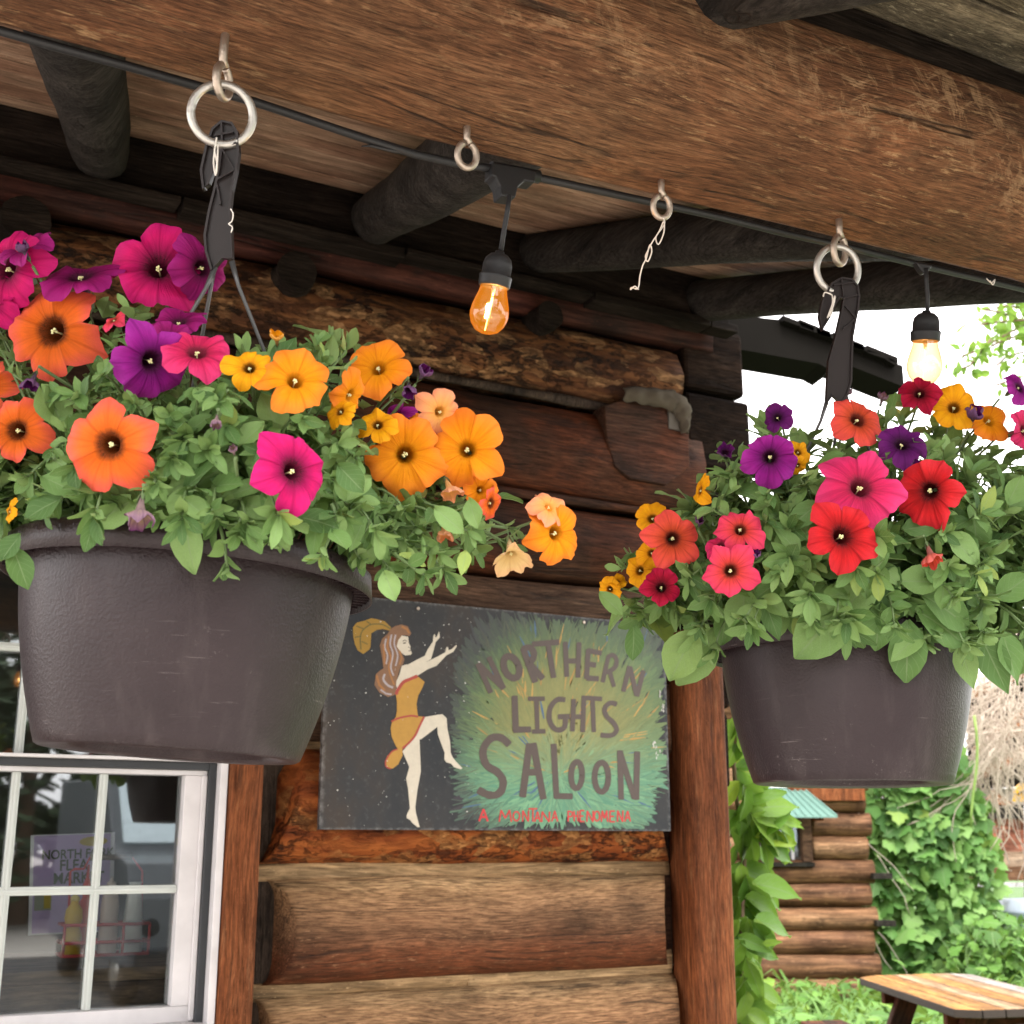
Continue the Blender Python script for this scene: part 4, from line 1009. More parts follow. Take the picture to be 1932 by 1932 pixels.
def lamp(tee_px, cord, sock_top, sock_bot, bulb_bot, Rpx, d, tee=True):
    if tee:
        y0 = 1.232; q = [(930, 306), (985, 315), (1013, 323), (1010, 344), (990, 341), (978, 352), (973, 373), (946, 369), (944, 350), (936, 334), (928, 330)]
        mb = MB(); mb.poly([on(x, y, 1, y0 - .012) for x, y in q][::-1], Vector((0, .022, 0))); obj('tee', mb, M['black'], SLt, smooth=False, bevel=.002)
        mb = MB(); mb.tube([on(926, 317, 1, y0), on(1016, 334, 1, y0)], .0085, 12); obj('tee_sleeve', mb, M['black'], SLt)
    else:
        mb = MB(); mb.poly([at(x, y, d) for x, y in ((1728, 494), (1760, 500), (1752, 512), (1744, 516), (1738, 510))][::-1], fw * .02); obj('tee', mb, M['black'], SLt, smooth=False, bevel=.002)
    pts = [at(x, y, d) for x, y in cord]
    mb = MB(); mb.tube(pts, .0030, 9); obj('drop_cord', mb, M['black'], SLt)
    A, Bm, C_ = at(*sock_top, d), at(*sock_bot, d), at(*bulb_bot, d)
    ax = (A - Bm).normalized(); ls = (A - Bm).length; lb = (Bm - C_).length; Rb_ = Rpx * d / F
    Mx = Matrix.Translation(Bm) @ ax.to_track_quat('Z', 'Y').to_matrix().to_4x4()
    s_ = Rb_ / 36.
    mb = MB(); mb.lathe([(22 * s_, .0), (28 * s_, -.001), (29.5 * s_, ls * .02), (30 * s_, ls * .22), (31 * s_, ls * .27), (30 * s_, ls * .31), (27 * s_, ls * .34), (27 * s_, ls * .62), (24 * s_, ls * .80), (16 * s_, ls * .93), (9 * s_, ls * .96), (8 * s_, ls * 1.03), (2 * s_, ls * 1.04)], 28, Mx); obj('socket', mb, M['black'], SLt)
    prof = [(.05, 1.0), (.28, .985), (.60, .93), (.86, .80), (.98, .66), (1.0, .56), (.95, .42), (.85, .28), (.74, .14), (.68, .02), (.66, -.06)]
    mb = MB(); mb.lathe([(r * Rb_, -z * lb) for r, z in prof][::-1], 32, Mx, False); b_ = obj('bulb', mb, M['bulb'], SLt)
    mb = MB(); mb.tube([Mx @ Vector((.0005, 0, -lb * .22)), Mx @ Vector((-.001, 0, -lb * .66))], .0014, 8); obj('filament', mb, M['filament'], b_)
    mb = MB(); mb.tube([Mx @ Vector((-.001, 0, -lb * .66)), Mx @ Vector((-.002, 0, -lb * .93))], .0006, 6); obj('filament', mb, M['filament'], b_)
    mb = MB(); mb.tube([Mx @ Vector((0, 0, lb * .05)), Mx @ Vector((0, 0, -lb * .20))], [.004, .0015], 8); obj('glass_stem', mb, M['galv'], b_)
    pl_ = bpy.data.lights.new('bulb_light', 'POINT'); pl_.energy = .35; pl_.color = (1, .55, .2); pl_.shadow_soft_size = .002
    lo = bpy.data.objects.new('bulb_light', pl_); col.objects.link(lo); lo.parent = SLt; lo.location = (Bm.lerp(C_, .5)) - SLt.location
lamp(None, [(961, 368), (957, 400), (950, 440), (945, 472)], (943, 476), (932, 540), (927, 632), 37, 1.48)
lamp(None, [(1747, 506), (1748, 530), (1750, 560), (1750, 585)], (1748, 588), (1746, 643), (1741, 727), 33, 1.80, False)

# ------------------------------------------------------------------ the painted sign
SY = WY - .022
S0 = on(598, 1563, 1, SY); S1 = on(1260, 1183, 1, SY)
sx0, sx1, sz0, sz1 = 1.112, 2.176, 1.632, 2.232
Sg = thing('painted_sign', 'hand painted saloon sign with a dancing woman and green northern lights', 'sign', ((sx0 + sx1) / 2, SY, sz0))
a = N('sign_night_paint'); v = a.coord(vary=False)
n1 = a.noise(a.mapping(v, (1, 1, .6)), 5, 6, .6); n2 = a.noise(v, 60, 6, .7)
bs = a.ramp(n1, [(.3, (.022, .026, .032)), (.5, (.038, .038, .040)), (.68, (.055, .043, .036))])
bs = a.mix(a.ramp(n2, [(.55, 0), (.75, .35)]), bs, (.16, .16, .165))
ed_ = a.n('SeparateXYZ', Vector=a.n('TexCoord').outputs['Generated'])
ez = a.math('MINIMUM', a.math('MINIMUM', ed_.outputs[0], a.math('SUBTRACT', 1.0, ed_.outputs[0])), a.math('MINIMUM', ed_.outputs[2], a.math('SUBTRACT', 1.0, ed_.outputs[2])))
bs = a.mix(a.math('MULTIPLY', a.ramp(ez, [(.0, 1), (.012, 0)]), a.ramp(n2, [(.42, 0), (.58, .4)])), bs, (.34, .33, .32))
M['sign'] = a.done(a.bsdf(bs, .5, a.bump(n2, .25, .002), **{'Specular_IOR_Level': .22}))
mb = MB(); mb.box((sx0, SY, sz0), (sx1, SY + .016, sz1)); obj('board', mb, M['sign'], Sg, smooth=False, bevel=.001)
a = N('sign_brush_paint'); v = a.coord(vary=False)
ca = a.n('Attribute', {'attribute_name': 'col'}).outputs['Color']
uvs_ = a.n('UVMap', {'uv_map': 'UVMap'}).outputs[0]
br = a.noise(a.mapping(uvs_, (9, 1.2, 1)), 3, 5, .7)
M['brush'] = a.done(a.bsdf(a.mix(1.0, ca, a.ramp(br, [(.3, .72), (.7, 1.28)]), 'MULTIPLY'), .5, a.bump(br, .3, .001)))
def paint(name, c):
    a = N(name); v = a.coord(vary=False); n_ = a.noise(v, 45, 6, .7)
    return a.done(a.bsdf(a.mix(n_, tuple(x * .78 for x in c), tuple(min(1, x * 1.22) for x in c)), .5, a.bump(a.noise(a.mapping(v, (1, 1, .3)), 160, 3), .2, .001)))
ZA = lambda x, y: ((840 + x * .16563) * .7728, (1480 + y * .16563) * .7728)
ZC = lambda x, y: ((1140 + x * .2588) * .7728, (1530 + y * .2588) * .7728)
def sp(p, lay=0): return on(p[0], p[1], 1, SY - .0003 - lay * .35)
# aurora brushwork: radiating strokes of olive, yellow, green and teal
rn = random.Random(5)
cen = (1055, 1400)
def in_burst(x, y):
    dx, dy = x - cen[0], y - cen[1]
    return True
bmb = MB(); order = []
for k in range(4200):
    base_ = k < 2500                                  # broad underpainting first, finer strokes over it
    x, y = rn.uniform(862, 1268), rn.uniform(1150, 1572); an = math.atan2(y - cen[1], x - cen[0])
    q = math.hypot((x - cen[0]) / (205 if x < cen[0] else 250), (y - cen[1]) / (262 if y < cen[1] else 205))
    if x > 1225 and y > 1500 - (x - 1225) * 1.2: q += .35       # dark lower right corner of the board
    if q > 1.02 + .10 * rn.random(): continue
    order.append((0 if base_ else 1, x, y, an, q))
order.sort(key=lambda o_: (o_[0], -o_[4]))
green, olive, yel, teal, orange, dgreen, mint = (Vector(c_) for c_ in ((.090, .155, .055), (.190, .195, .060), (.270, .250, .080), (.075, .215, .135), (.42, .24, .055), (.052, .080, .042), (.150, .330, .180)))
for i, (top_, x, y, an, q) in enumerate(order):
    dirx, diry = x - cen[0], y - (cen[1] + 60)
    l_ = math.hypot(dirx, diry) + 1e-6; jt_ = rn.gauss(0, .22); dirx, diry = (dirx * math.cos(jt_) - diry * math.sin(jt_)) / l_, (dirx * math.sin(jt_) + diry * math.cos(jt_)) / l_
    ln = rn.uniform(22, 60) * (.8 if q > .85 else 1); wd = (rn.uniform(10, 22) if not top_ else rn.uniform(2.0, 5)) * (1 - .3 * q)
    yy = (y - 1165) / 400
    t = rn.random()
    c = yel.lerp(olive, min(1, q * 2.2)) if q < .45 else olive.lerp(green, min(1, (q - .45) / .35)) if q < .8 else green.lerp(dgreen, min(1, (q - .8) / .2))
    tt = min(1, max(0, (yy - .52) / .26 + rn.uniform(-.12, .12))); c = c.lerp(teal.lerp(mint, max(0, min(1, rn.gauss(.45, .35)))), tt)
    if yy < .22: c = c.lerp(dgreen, .55 * (1 - yy / .22) + .15)
    c = c * rn.uniform(.94, 1.08)
    if q > .70: c = c.lerp(Vector((.036, .040, .040)), min(1, (q - .70) / .30) ** 1.2 * (1.0 if x < cen[0] else .5) * rn.uniform(.6, 1.1))
    if top_:
        c = c.lerp(rn.choice((olive, yel, green, mint if yy > .5 else olive)), rn.uniform(0, .35) * (1 - q * .6))
        if rn.random() < .08 and .2 < q < .75 and yy < .72: c = orange * rn.uniform(.75, 1.1)
        if rn.random() < .018: c = Vector((.05, .11, .20))
    nx_, ny_ = -diry, dirx
    lay = .0002 + i * 4.0e-7
    P4 = [(x - dirx * ln * .5 + nx_ * wd * .3, y - diry * ln * .5 + ny_ * wd * .3), (x + nx_ * wd * .5, y + ny_ * wd * .5), (x + dirx * ln * .5 + nx_ * wd * .12, y + diry * ln * .5 + ny_ * wd * .12),
          (x + dirx * ln * .5 - nx_ * wd * .12, y + diry * ln * .5 - ny_ * wd * .12), (x - nx_ * wd * .5, y - ny_ * wd * .5), (x - dirx * ln * .5 - nx_ * wd * .3, y - diry * ln * .5 - ny_ * wd * .3)]
    vs = [sp(p, lay) for p in P4]
    if any(v_.x < sx0 + .003 or v_.x > sx1 - .002 or v_.z < sz0 + .002 or v_.z > sz1 - .003 for v_ in vs): continue
    bmb.add(vs, [(0, 5, 4, 1), (1, 4, 3, 2)], [(i * .37, 0), (i * .37, .5), (i * .37, 1), (i * .37 + 1, 1), (i * .37 + 1, .5), (i * .37 + 1, 0)], (c.x, c.y, c.z, 1))
obj('brushwork', bmb, M['brush'], Sg, smooth=False, kind='stuff')
smb = MB()
for k in range(120):                                  # specks of stars
    x, y = rn.uniform(600, 905), rn.uniform(1140, 1558); r = rn.choice([.5, .5, .6, .7, .8, 1.3]) * rn.uniform(.8, 1.3)
    p = [sp((x + r * math.cos(q), y + r * math.sin(q)), .0026) for q in [j * 1.0472 for j in range(6)]]
    if min(v_.x for v_ in p) < sx0 + .004: continue
    smb.add(p, [(5, 4, 3, 2, 1, 0)])
for pts in (((1255, 1330), (1262, 1345)), ((1240, 1400), (1247, 1416)), ((1246, 1412), (1258, 1432)), ((1252, 1300), (1254, 1316))):
    for k in range(9):
        x = rn.uniform(pts[0][0], pts[1][0]) - 8; y = rn.uniform(pts[0][1], pts[1][1]); r = rn.uniform(.8, 2.2)
        smb.add([sp((x + r * math.cos(q) * .6, y + r * 1.6 * math.sin(q)), .0041) for q in [j * 1.0472 for j in range(6)]], [(5, 4, 3, 2, 1, 0)])
obj('paint_speck', smb, paint('speck_white', (.62, .60, .56)), Sg, smooth=False, kind='stuff')
def flat(name, pts, conv, m, lay, label=None):
    mb = MB(); q = [sp(conv(*p), lay) for p in pts]
    mb.add(q, [tuple(range(len(q)))])
    o = obj(name, mb, m, Sg, smooth=False)
    me = o.data
    if me.polygons[0].normal.y > 0: me.flip_normals()
    if label: o['label'] = label
    return o
ps, pd, ph, pf, pr = paint('painted_skin', (.58, .52, .42)), paint('painted_dress', (.42, .22, .03)), paint('painted_hair', (.20, .10, .05)), paint('painted_feather', (.30, .17, .02)), paint('painted_red', (.34, .045, .03))
flat('feather', [(690, 310), (640, 260), (600, 222), (480, 190), (400, 176), (300, 215), (190, 240), (132, 310), (135, 450), (160, 560), (200, 650), (285, 705), (370, 640), (390, 600), (398, 480), (402, 400), (480, 350), (570, 335), (680, 362)], ZA, pf, .0014)
flat('arm', [(940, 862), (1070, 790), (1190, 730), (1230, 640), (1310, 520), (1315, 440), (1338, 408), (1348, 462), (1372, 440), (1402, 368), (1412, 460), (1350, 530), (1322, 640), (1282, 780), (1200, 830), (1000, 880)], ZA, ps, .0015)
flat('standing_leg', [(1010, 1960), (1112, 1960), (1132, 2430), (1080, 2720), (1050, 2960), (1062, 3060), (1116, 3258), (1080, 3255), (1000, 3190), (978, 3155), (922, 3120), (925, 3070), (970, 2980), (942, 2680), (915, 2540), (962, 2370), (860, 2140), (930, 2060)], ZA, ps, .0016)
flat('raised_leg', [(1180, 1635), (1380, 1600), (1450, 1592), (1512, 1650), (1522, 1800), (1562, 1990), (1572, 2160), (1600, 2225), (1650, 2290), (1745, 2385), (1720, 2404), (1620, 2372), (1580, 2322), (1510, 2302), (1478, 2260), (1482, 2160), (1382, 1890), (1375, 1778), (1140, 1958), (1010, 1985), (1090, 1830)], ZA, ps, .0018)
flat('torso', [(830, 960), (850, 880), (920, 858), (1000, 872), (1220, 820), (1400, 730), (1490, 680), (1508, 610), (1528, 595), (1542, 650), (1590, 630), (1655, 570), (1662, 590), (1610, 672), (1510, 722), (1430, 810), (1360, 880), (1240, 925), (1080, 1025), (880, 1115), (780, 1215), (760, 1130), (815, 1010)], ZA, ps, .0020)
flat('dress', [(1080, 1028), (1188, 1115), (1150, 1210), (1092, 1320), (1068, 1440), (1080, 1560), (1092, 1622), (1182, 1630), (1130, 1740), (1042, 1920), (950, 2020), (862, 2100), (862, 2200), (800, 2330), (720, 2392), (640, 2390), (603, 2300), (640, 2200), (720, 2140), (790, 2100), (758, 2050), (700, 1920), (688, 1790), (712, 1690), (760, 1640), (780, 1540), (780, 1400), (760, 1280), (860, 1130)], ZA, pd, .0022)
flat('face', [(850, 432), (945, 450), (953, 540), (980, 590), (974, 630), (1000, 690), (985, 716), (900, 726), (850, 690), (770, 590), (780, 520)], ZA, ps, .0023)
flat('hair', [(690, 330), (760, 290), (850, 268), (940, 298), (990, 400), (965, 440), (905, 425), (852, 430), (800, 500), (775, 590), (850, 695), (890, 780), (872, 850), (830, 900), (800, 1000), (772, 1100), (760, 1300), (650, 1340), (520, 1270), (448, 1160), (470, 1000), (540, 940), (580, 920), (560, 760), (528, 580), (560, 480), (640, 410)], ZA, ph, .0025)
def stroke_mb(lines, conv, wpx, lay, mb=None):
    """hand painted strokes; each at its own tiny height"""
    mb = mb or MB()
    for li, (line, w_) in enumerate(lines):
        w_ = (w_ or wpx); pts = [Vector((*conv(*p), 0)) for p in line]
        # round off polyline
        Q = []
        for i in range(len(pts) - 1):
            k_ = 5 if len(pts) > 3 else 1
            for k in range(k_):
                t = k / k_; A, B_, C2, D2 = pts[max(0, i - 1)], pts[i], pts[i + 1], pts[min(len(pts) - 1, i + 2)]
                Q.append(.5 * ((2 * B_) + (C2 - A) * t + (2 * A - 5 * B_ + 4 * C2 - D2) * t * t + (3 * B_ - A - 3 * C2 + D2) * t ** 3) if k_ > 1 else B_)
        Q.append(pts[-1])
        vs, fs = [], []; n = len(Q)
        for i, p in enumerate(Q):
            tg = (Q[min(n - 1, i + 1)] - Q[max(0, i - 1)]).normalized(); nn = Vector((-tg.y, tg.x, 0)) * w_ * .5
            wob = 1 + .05 * math.sin(i * 2.1 + p.x)
            if i == 0: vs += [sp(p + nn * .55 - tg * w_ * .08, lay + li * .00006), sp(p - nn * .55 - tg * w_ * .08, lay + li * .00006)]
            vs += [sp(p + nn * wob, lay + li * .00006), sp(p - nn * wob, lay + li * .00006)]
            if i == n - 1: vs += [sp(p + nn * .6 + tg * w_ * .08, lay + li * .00006), sp(p - nn * .6 + tg * w_ * .08, lay + li * .00006)]
        for i in range(len(vs) // 2 - 1): fs.append((2 * i, 2 * i + 2, 2 * i + 3, 2 * i + 1))
        mb.add(vs, fs, [(j % 2, j * .1) for j in range(len(vs))])
    return mb
def ell(cx, cy, rx, ry, rot=0, n=14):
    r_ = R(rot); return [(cx + rx * math.cos(t) * math.cos(r_) - ry * math.sin(t) * math.sin(r_), cy + rx * math.cos(t) * math.sin(r_) + ry * math.sin(t) * math.cos(r_)) for t in [2 * math.pi * k / n for k in range(n + 1)]]
def fixn(o):
    me = o.data
    if sum(p.normal.y * p.area for p in me.polygons) > 0: me.flip_normals()
    return o
trim = [([(1080, 1030), (960, 1080), (870, 1125), (790, 1240), (770, 1300)], 6), ([(700, 1700), (790, 1655), (900, 1628), (1000, 1615), (1090, 1630)], 3.5), ([(1180, 1630), (1120, 1750), (1050, 1900), (960, 2010), (862, 2095)], 4), ([(790, 2105), (700, 2150), (620, 2270), (620, 2360), (690, 2395)], 2.5)]
fixn(obj('dress_trim', stroke_mb(trim, ZA, 3, .0029), pr, Sg, smooth=False))
eye = [([(865, 515), (895, 498), (925, 520)], 1.4), ([(870, 545), (910, 540)], 2.2), ([(945, 600), (965, 612)], 1.2), ([(950, 660), (985, 655)], 1.4)]
fixn(obj('face_line', stroke_mb(eye, ZA, 1.4, .0029), paint('painted_line', (.04, .03, .025)), Sg, smooth=False))
hl = [([(620, 480), (600, 600), (640, 720), (620, 850)], 3), ([(700, 420), (680, 560), (720, 700), (690, 900), (730, 1020)], 3), ([(600, 1000), (580, 1080), (640, 1160), (720, 1200)], 4), ([(760, 420), (740, 560), (790, 720), (760, 880)], 3), ([(540, 1230), (620, 1290), (700, 1300)], 3)]
fixn(obj('hair_strand', stroke_mb(hl, ZA, 3, .0029), paint('hair_grey', (.36, .32, .33)), Sg, smooth=False, kind='stuff'))
h2 = [([(660, 440), (640, 600), (690, 760), (660, 900), (700, 1060), (740, 1160)], 3), ([(580, 560), (590, 700), (600, 860)], 3), ([(820, 660), (850, 760), (820, 860)], 3), ([(480, 1020), (520, 1160), (600, 1240)], 4), ([(850, 300), (930, 340), (960, 400)], 4)]
fixn(obj('hair_strand', stroke_mb(h2, ZA, 3, .0032), paint('hair_copper', (.33, .14, .04)), Sg, smooth=False, kind='stuff'))
fl = [([(680, 330), (560, 270), (400, 270), (280, 350), (240, 460), (250, 640)], 2.2), ([(400, 270), (330, 220)], 2), ([(300, 340), (180, 290)], 2), ([(250, 440), (160, 460)], 2), ([(260, 520), (350, 560)], 2)]
fixn(obj('feather_line', stroke_mb(fl, ZA, 2, .0024), paint('feather_green', (.11, .09, .02)), Sg, smooth=False, kind='stuff'))
pk = paint('lettering_brown', (.075, .050, .041)); LW = .2
def letter(ch, lines, wz):
    o = fixn(obj('letter', stroke_mb([(l, None) for l in lines], ZC, wz * .178, .0034), pk, Sg, smooth=False, label='painted letter ' + ch)); return o
letter('N', [[(105, 350), (225, 622)], [(108, 352), (345, 582)], [(207, 288), (345, 582)]], 60)
letter('O', [ell(420, 382, 68, 108, -22)], 72)
letter('R', [[(530, 205), (645, 522)], [(525, 215), (585, 195), (630, 235), (625, 300), (575, 350), (590, 355)], [(590, 345), (715, 490)]], 66)
letter('T', [[(618, 165), (868, 145)], [(765, 160), (818, 480)]], 60)
letter('H', [[(928, 145), (942, 470)], [(1058, 150), (1046, 478)], [(935, 325), (1052, 322)]], 55)
letter('E', [[(1145, 215), (1128, 490)], [(1140, 225), (1268, 250)], [(1140, 352), (1215, 362)], [(1128, 485), (1242, 492)]], 55)
letter('R', [[(1335, 278), (1280, 522)], [(1332, 285), (1380, 268), (1412, 318), (1390, 390), (1310, 435)], [(1345, 420), (1388, 565)]], 46)
letter('N', [[(1535, 375), (1475, 610)], [(1538, 380), (1600, 648)], [(1665, 415), (1605, 655)]], 50)
letter('L', [[(450, 655), (460, 985)], [(440, 972), (602, 970)]], 66)
letter('I', [[(655, 668), (665, 990)], [(578, 680), (732, 680)], [(615, 990), (738, 986)]], 50)
letter('G', [[(925, 690), (850, 690), (785, 770), (780, 890), (840, 970), (915, 955), (930, 870)], [(860, 850), (968, 848)]], 56)
letter('H', [[(1007, 685), (995, 985)], [(1102, 690), (1092, 992)], [(1000, 850), (1092, 850)]], 50)
letter('T', [[(1085, 670), (1272, 682)], [(1185, 680), (1197, 992)]], 50)
letter('S', [[(1412, 732), (1350, 720), (1300, 770), (1315, 840), (1385, 910), (1412, 975), (1365, 1025), (1262, 1022)]], 52)
letter('S', [[(398, 1112), (330, 1052), (240, 1048), (170, 1120), (152, 1210), (190, 1310), (285, 1370), (340, 1450), (328, 1540), (270, 1588), (190, 1582), (108, 1540)]], 80)
letter('A', [[(590, 1105), (525, 1605)], [(625, 1100), (722, 1625)], [(560, 1375), (672, 1372)]], 72)
letter('L', [[(818, 1108), (845, 1612)], [(825, 1598), (995, 1600)]], 62)
letter('O', [ell(1035, 1400, 52, 125, 2)], 62)
letter('O', [ell(1270, 1420, 65, 138, 0)], 62)
letter('N', [[(1445, 1170), (1455, 1628)], [(1442, 1180), (1582, 1620)], [(1606, 1180), (1598, 1630)]], 62)
GL = {'A': [[(0, 0), (.5, 1), (1, 0)], [(.2, .35), (.8, .35)]], 'M': [[(0, 0), (.15, 1), (.5, .3), (.85, 1), (1, 0)]], 'O': [ell(.5, .5, .5, .5, 0, 10)], 'N': [[(0, 0), (.05, 1), (.95, 0), (1, 1)]], 'T': [[(0, 1), (1, 1)], [(.5, 1), (.5, 0)]],
      'P': [[(0, 0), (0, 1), (.9, .85), (.8, .5), (0, .45)]], 'H': [[(0, 0), (0, 1)], [(1, 0), (1, 1)], [(0, .5), (1, .5)]], 'E': [[(1, 0), (0, 0), (0, 1), (1, 1)], [(0, .5), (.8, .5)]]}
prd = paint('lettering_red', (.52, .025, .03))
for ch, x0, x1, y0, y1 in (('A', 115, 197, 1835, 1722), ('M', 305, 420, 1840, 1730), ('O', 437, 497, 1830, 1745), ('N', 525, 582, 1838, 1735), ('T', 583, 662, 1838, 1718), ('A', 640, 692, 1840, 1745), ('N', 706, 780, 1842, 1745), ('A', 800, 857, 1838, 1738),
                           ('P', 955, 1002, 1838, 1738), ('H', 1012, 1046, 1835, 1738), ('E', 1068, 1108, 1838, 1735), ('N', 1132, 1192, 1840, 1738), ('O', 1202, 1252, 1832, 1742), ('M', 1268, 1328, 1840, 1735), ('E', 1350, 1396, 1840, 1740), ('N', 1420, 1472, 1840, 1735), ('A', 1490, 1542, 1838, 1738)):
    ls = [[(x0 + p[0] * (x1 - x0), y0 + p[1] * (y1 - y0)) for p in l] for l in GL[ch]]
    segs = []
    for l in ls:
        if ch == 'O': segs.append((l, None))
        else: segs += [([l[i], l[i + 1]], None) for i in range(len(l) - 1)]
    fixn(obj('letter', stroke_mb(segs, ZC, 2.7 if ch != 'A' or x0 > 200 else 3.6, .0034), prd, Sg, smooth=False, label='small red letter ' + ch))
for x, y in ((ZC(0, 0)[0] - 58, 1176), ):
    pass
for px, py in ((789, 1148), (1102, 1174)):
    c = on(px, py, 1, SY - .003); mb = MB(); mb.lathe([(.001, -.003), (.004, -.002), (.005, .0), (.004, .002)], 10, circle_M(c, (0, -1, 0))); obj('nail', mb, M['rust'], Sg)

# scrap of pale cloth in the corner joint: a crumpled strip
mb = MB(); rn = random.Random(3); vs, fs = [], []; path = [(1180, 741, 11), (1205, 742, 15), (1235, 746, 15), (1262, 750, 17), (1284, 757, 19), (1294, 775, 15), (1297, 795, 10), (1296, 816, 4)]
NP, NW = 36, 7
for i in range(NP):
    f_ = i / (NP - 1) * (len(path) - 1); k = min(len(path) - 2, int(f_)); t = f_ - k
    x, y, w_ = (path[k][j] + (path[k + 1][j] - path[k][j]) * t for j in range(3)); dx, dy = path[k + 1][0] - path[k][0], path[k + 1][1] - path[k][1]; l_ = math.hypot(dx, dy)
    for j in range(NW):
        u = (2 * j / (NW - 1) - 1) * w_ * (1 + .28 * noise.noise(Vector((i * .35, j * .0 + (7 if j > 3 else 0), 2))))
        p = on(x - dy / l_ * u, y + dx / l_ * u, 1, WY - .03)
        vs.append(p + Vector((0, .014 * noise.noise(Vector((i * .33, j * .7, 5))) + .018 * (abs(2 * j / (NW - 1) - 1)) ** 2, 0)))
for i in range(NP - 1):
    for j in range(NW - 1): fs.append((i * NW + j, (i + 1) * NW + j, (i + 1) * NW + j + 1, i * NW + j + 1))
mb.add(vs, fs); o = obj('cloth_scrap', mb, plain('old_cloth', (.085, .070, .052), .95, 0, .8, 70, .1), loc=vs[0]); so_ = o.modifiers.new('thick', 'SOLIDIFY'); so_.thickness = .004
tag(o, 'dirty pale cloth scrap stuffed into the log corner joint', 'cloth')

# ------------------------------------------------------------------ behind the window: caddy, bottles, flyer
CZ = 1.315; IY = 3.58
def wx(px, Y=IY): return on(px, 1740, 1, Y).x
def wz(py, Y=IY): return on(150, py, 1, Y).z
K0 = wz(1806)
def zz_(py): return CZ + (wz(py) - K0)
M['caddy'] = plain('red_wire', (.68, .05, .045), .5)
x0, x1 = wx(117), wx(275)
cd = thing('condiment_caddy', 'red wire condiment caddy with a wooden handle on the window counter', 'caddy', ((x0 + x1) / 2, IY, CZ))
for py in (1801, 1777, 1744):
    z = zz_(py); mb = MB(); mb.tube([(x0, IY - .05, z), (x1, IY - .05, z), (x1, IY + .05, z), (x0, IY + .05, z), (x0, IY - .05, z)], .0042, 8); obj('rail', mb, M['caddy'], cd)
for xx in (x0, wx(169), wx(227), x1):
    mb = MB(); mb.tube([(xx, IY - .05, zz_(1801)), (xx, IY - .05, zz_(1744))], .0038, 8); obj('upright', mb, M['caddy'], cd)
mb = MB(); mb.tube([(x0 + .02, IY, zz_(1801)), (x0 + .01, IY, zz_(1645)), (x0 + .02, IY, zz_(1640)), (wx(150), IY, zz_(1640)), (wx(160), IY, zz_(1618)), (wx(240), IY, zz_(1618)), (wx(262), IY, zz_(1645)), (wx(268), IY, zz_(1801))], .003, 8); obj('handle_wire', mb, M['caddy'], cd)
mb = MB(); mb.tube([(wx(160), IY, zz_(1618)), (wx(240), IY, zz_(1618))], .008, 10); obj('wooden_handle', mb, M['counter'], cd)
def bottle(name, px, wpx, top, cap_top, c, cc, label, cat, tap=.78, dy=0.0):
    cx_ = wx(px); r = (wx(px + wpx / 2) - wx(px - wpx / 2)) / 2; h = zz_(top) - CZ - .004; hc = zz_(cap_top) - zz_(top)
    t = thing(name, label, cat, (cx_, IY + dy, CZ + .004))
    Mx = Matrix.Translation((cx_, IY + dy, CZ + .004)); mb = MB()
    mb.lathe([(r * .85, 0), (r, .006), (r * .98, h * .36), (r * tap, h * .52), (r * .95, h * .68), (r * .86, h * .84), (r * .45, h * .95), (r * .42, h)], 24, Mx); obj('body', mb, plain(name + '_plastic', c, .35), t)
    mb = MB(); mb.lathe([(r * .5, h), (r * .48, h + hc * .35), (r * .2, h + hc * .55), (r * .12, h + hc)], 18, Mx); obj('cap', mb, plain(name + '_cap', cc, .4), t)
bottle('mustard_bottle', 138, 36, 1700, 1680, (.85, .55, .03), (.85, .66, .2), 'yellow squeeze mustard bottle at the left end of the caddy', 'bottle', .74)
bottle('ketchup_bottle', 163, 34, 1690, 1632, (.60, .03, .02), (.70, .03, .02), 'red ketchup bottle in the caddy behind the window muntin', 'bottle', .9, .03)
bottle('sauce_bottle', 205, 36, 1672, 1655, (.75, .62, .55), (.66, .56, .5), 'pale pink sauce bottle in the middle of the caddy', 'bottle', .92)
mb = MB(); cx_ = wx(250); r = (wx(271) - wx(229)) / 2; h = zz_(1666) - CZ
mb.lathe([(r * .95, .004), (r, .012), (r * .72, h * .75), (r * .52, h * .97), (r * .62, h), (r * .5, h), (r * .4, h * .8)], 24, Matrix.Translation((cx_, IY, CZ)))
o = obj('white_dispenser', mb, plain('white_ceramic', (.82, .84, .78), .4), loc=(cx_, IY, CZ)); tag(o, 'tall white tapering dispenser at the right end of the red caddy', 'dispenser')
# flyer
FY = 3.70
fq = [on(x, y, 1, FY) for x, y in ((53, 1765), (212, 1757), (217, 1570), (58, 1576))]
Fl = thing('market_flyer', 'lilac flea market flyer standing behind the condiment bottles', 'flyer', (fq[0] + fq[1]) / 2)
mb = MB(); mb.poly(fq, Vector((0, .001, 0))); obj('sheet', mb, plain('flyer_edge', (.75, .75, .82), .7), Fl, smooth=False)
def fl_pt(u, v, lay): return (fq[3].lerp(fq[2], u)).lerp(fq[0].lerp(fq[1], u), v) - Vector((0, lay, 0))
def fl_quad(u0, v0, u1, v1, lay): return [fl_pt(u0, v1, lay), fl_pt(u1, v1, lay), fl_pt(u1, v0, lay), fl_pt(u0, v0, lay)]
mb = MB(); mb.add(fl_quad(.04, .01, .95, .985, .001), [(0, 1, 2, 3)]); obj('print', mb, plain('flyer_lilac', (.52, .40, .70), .7), Fl, smooth=False)
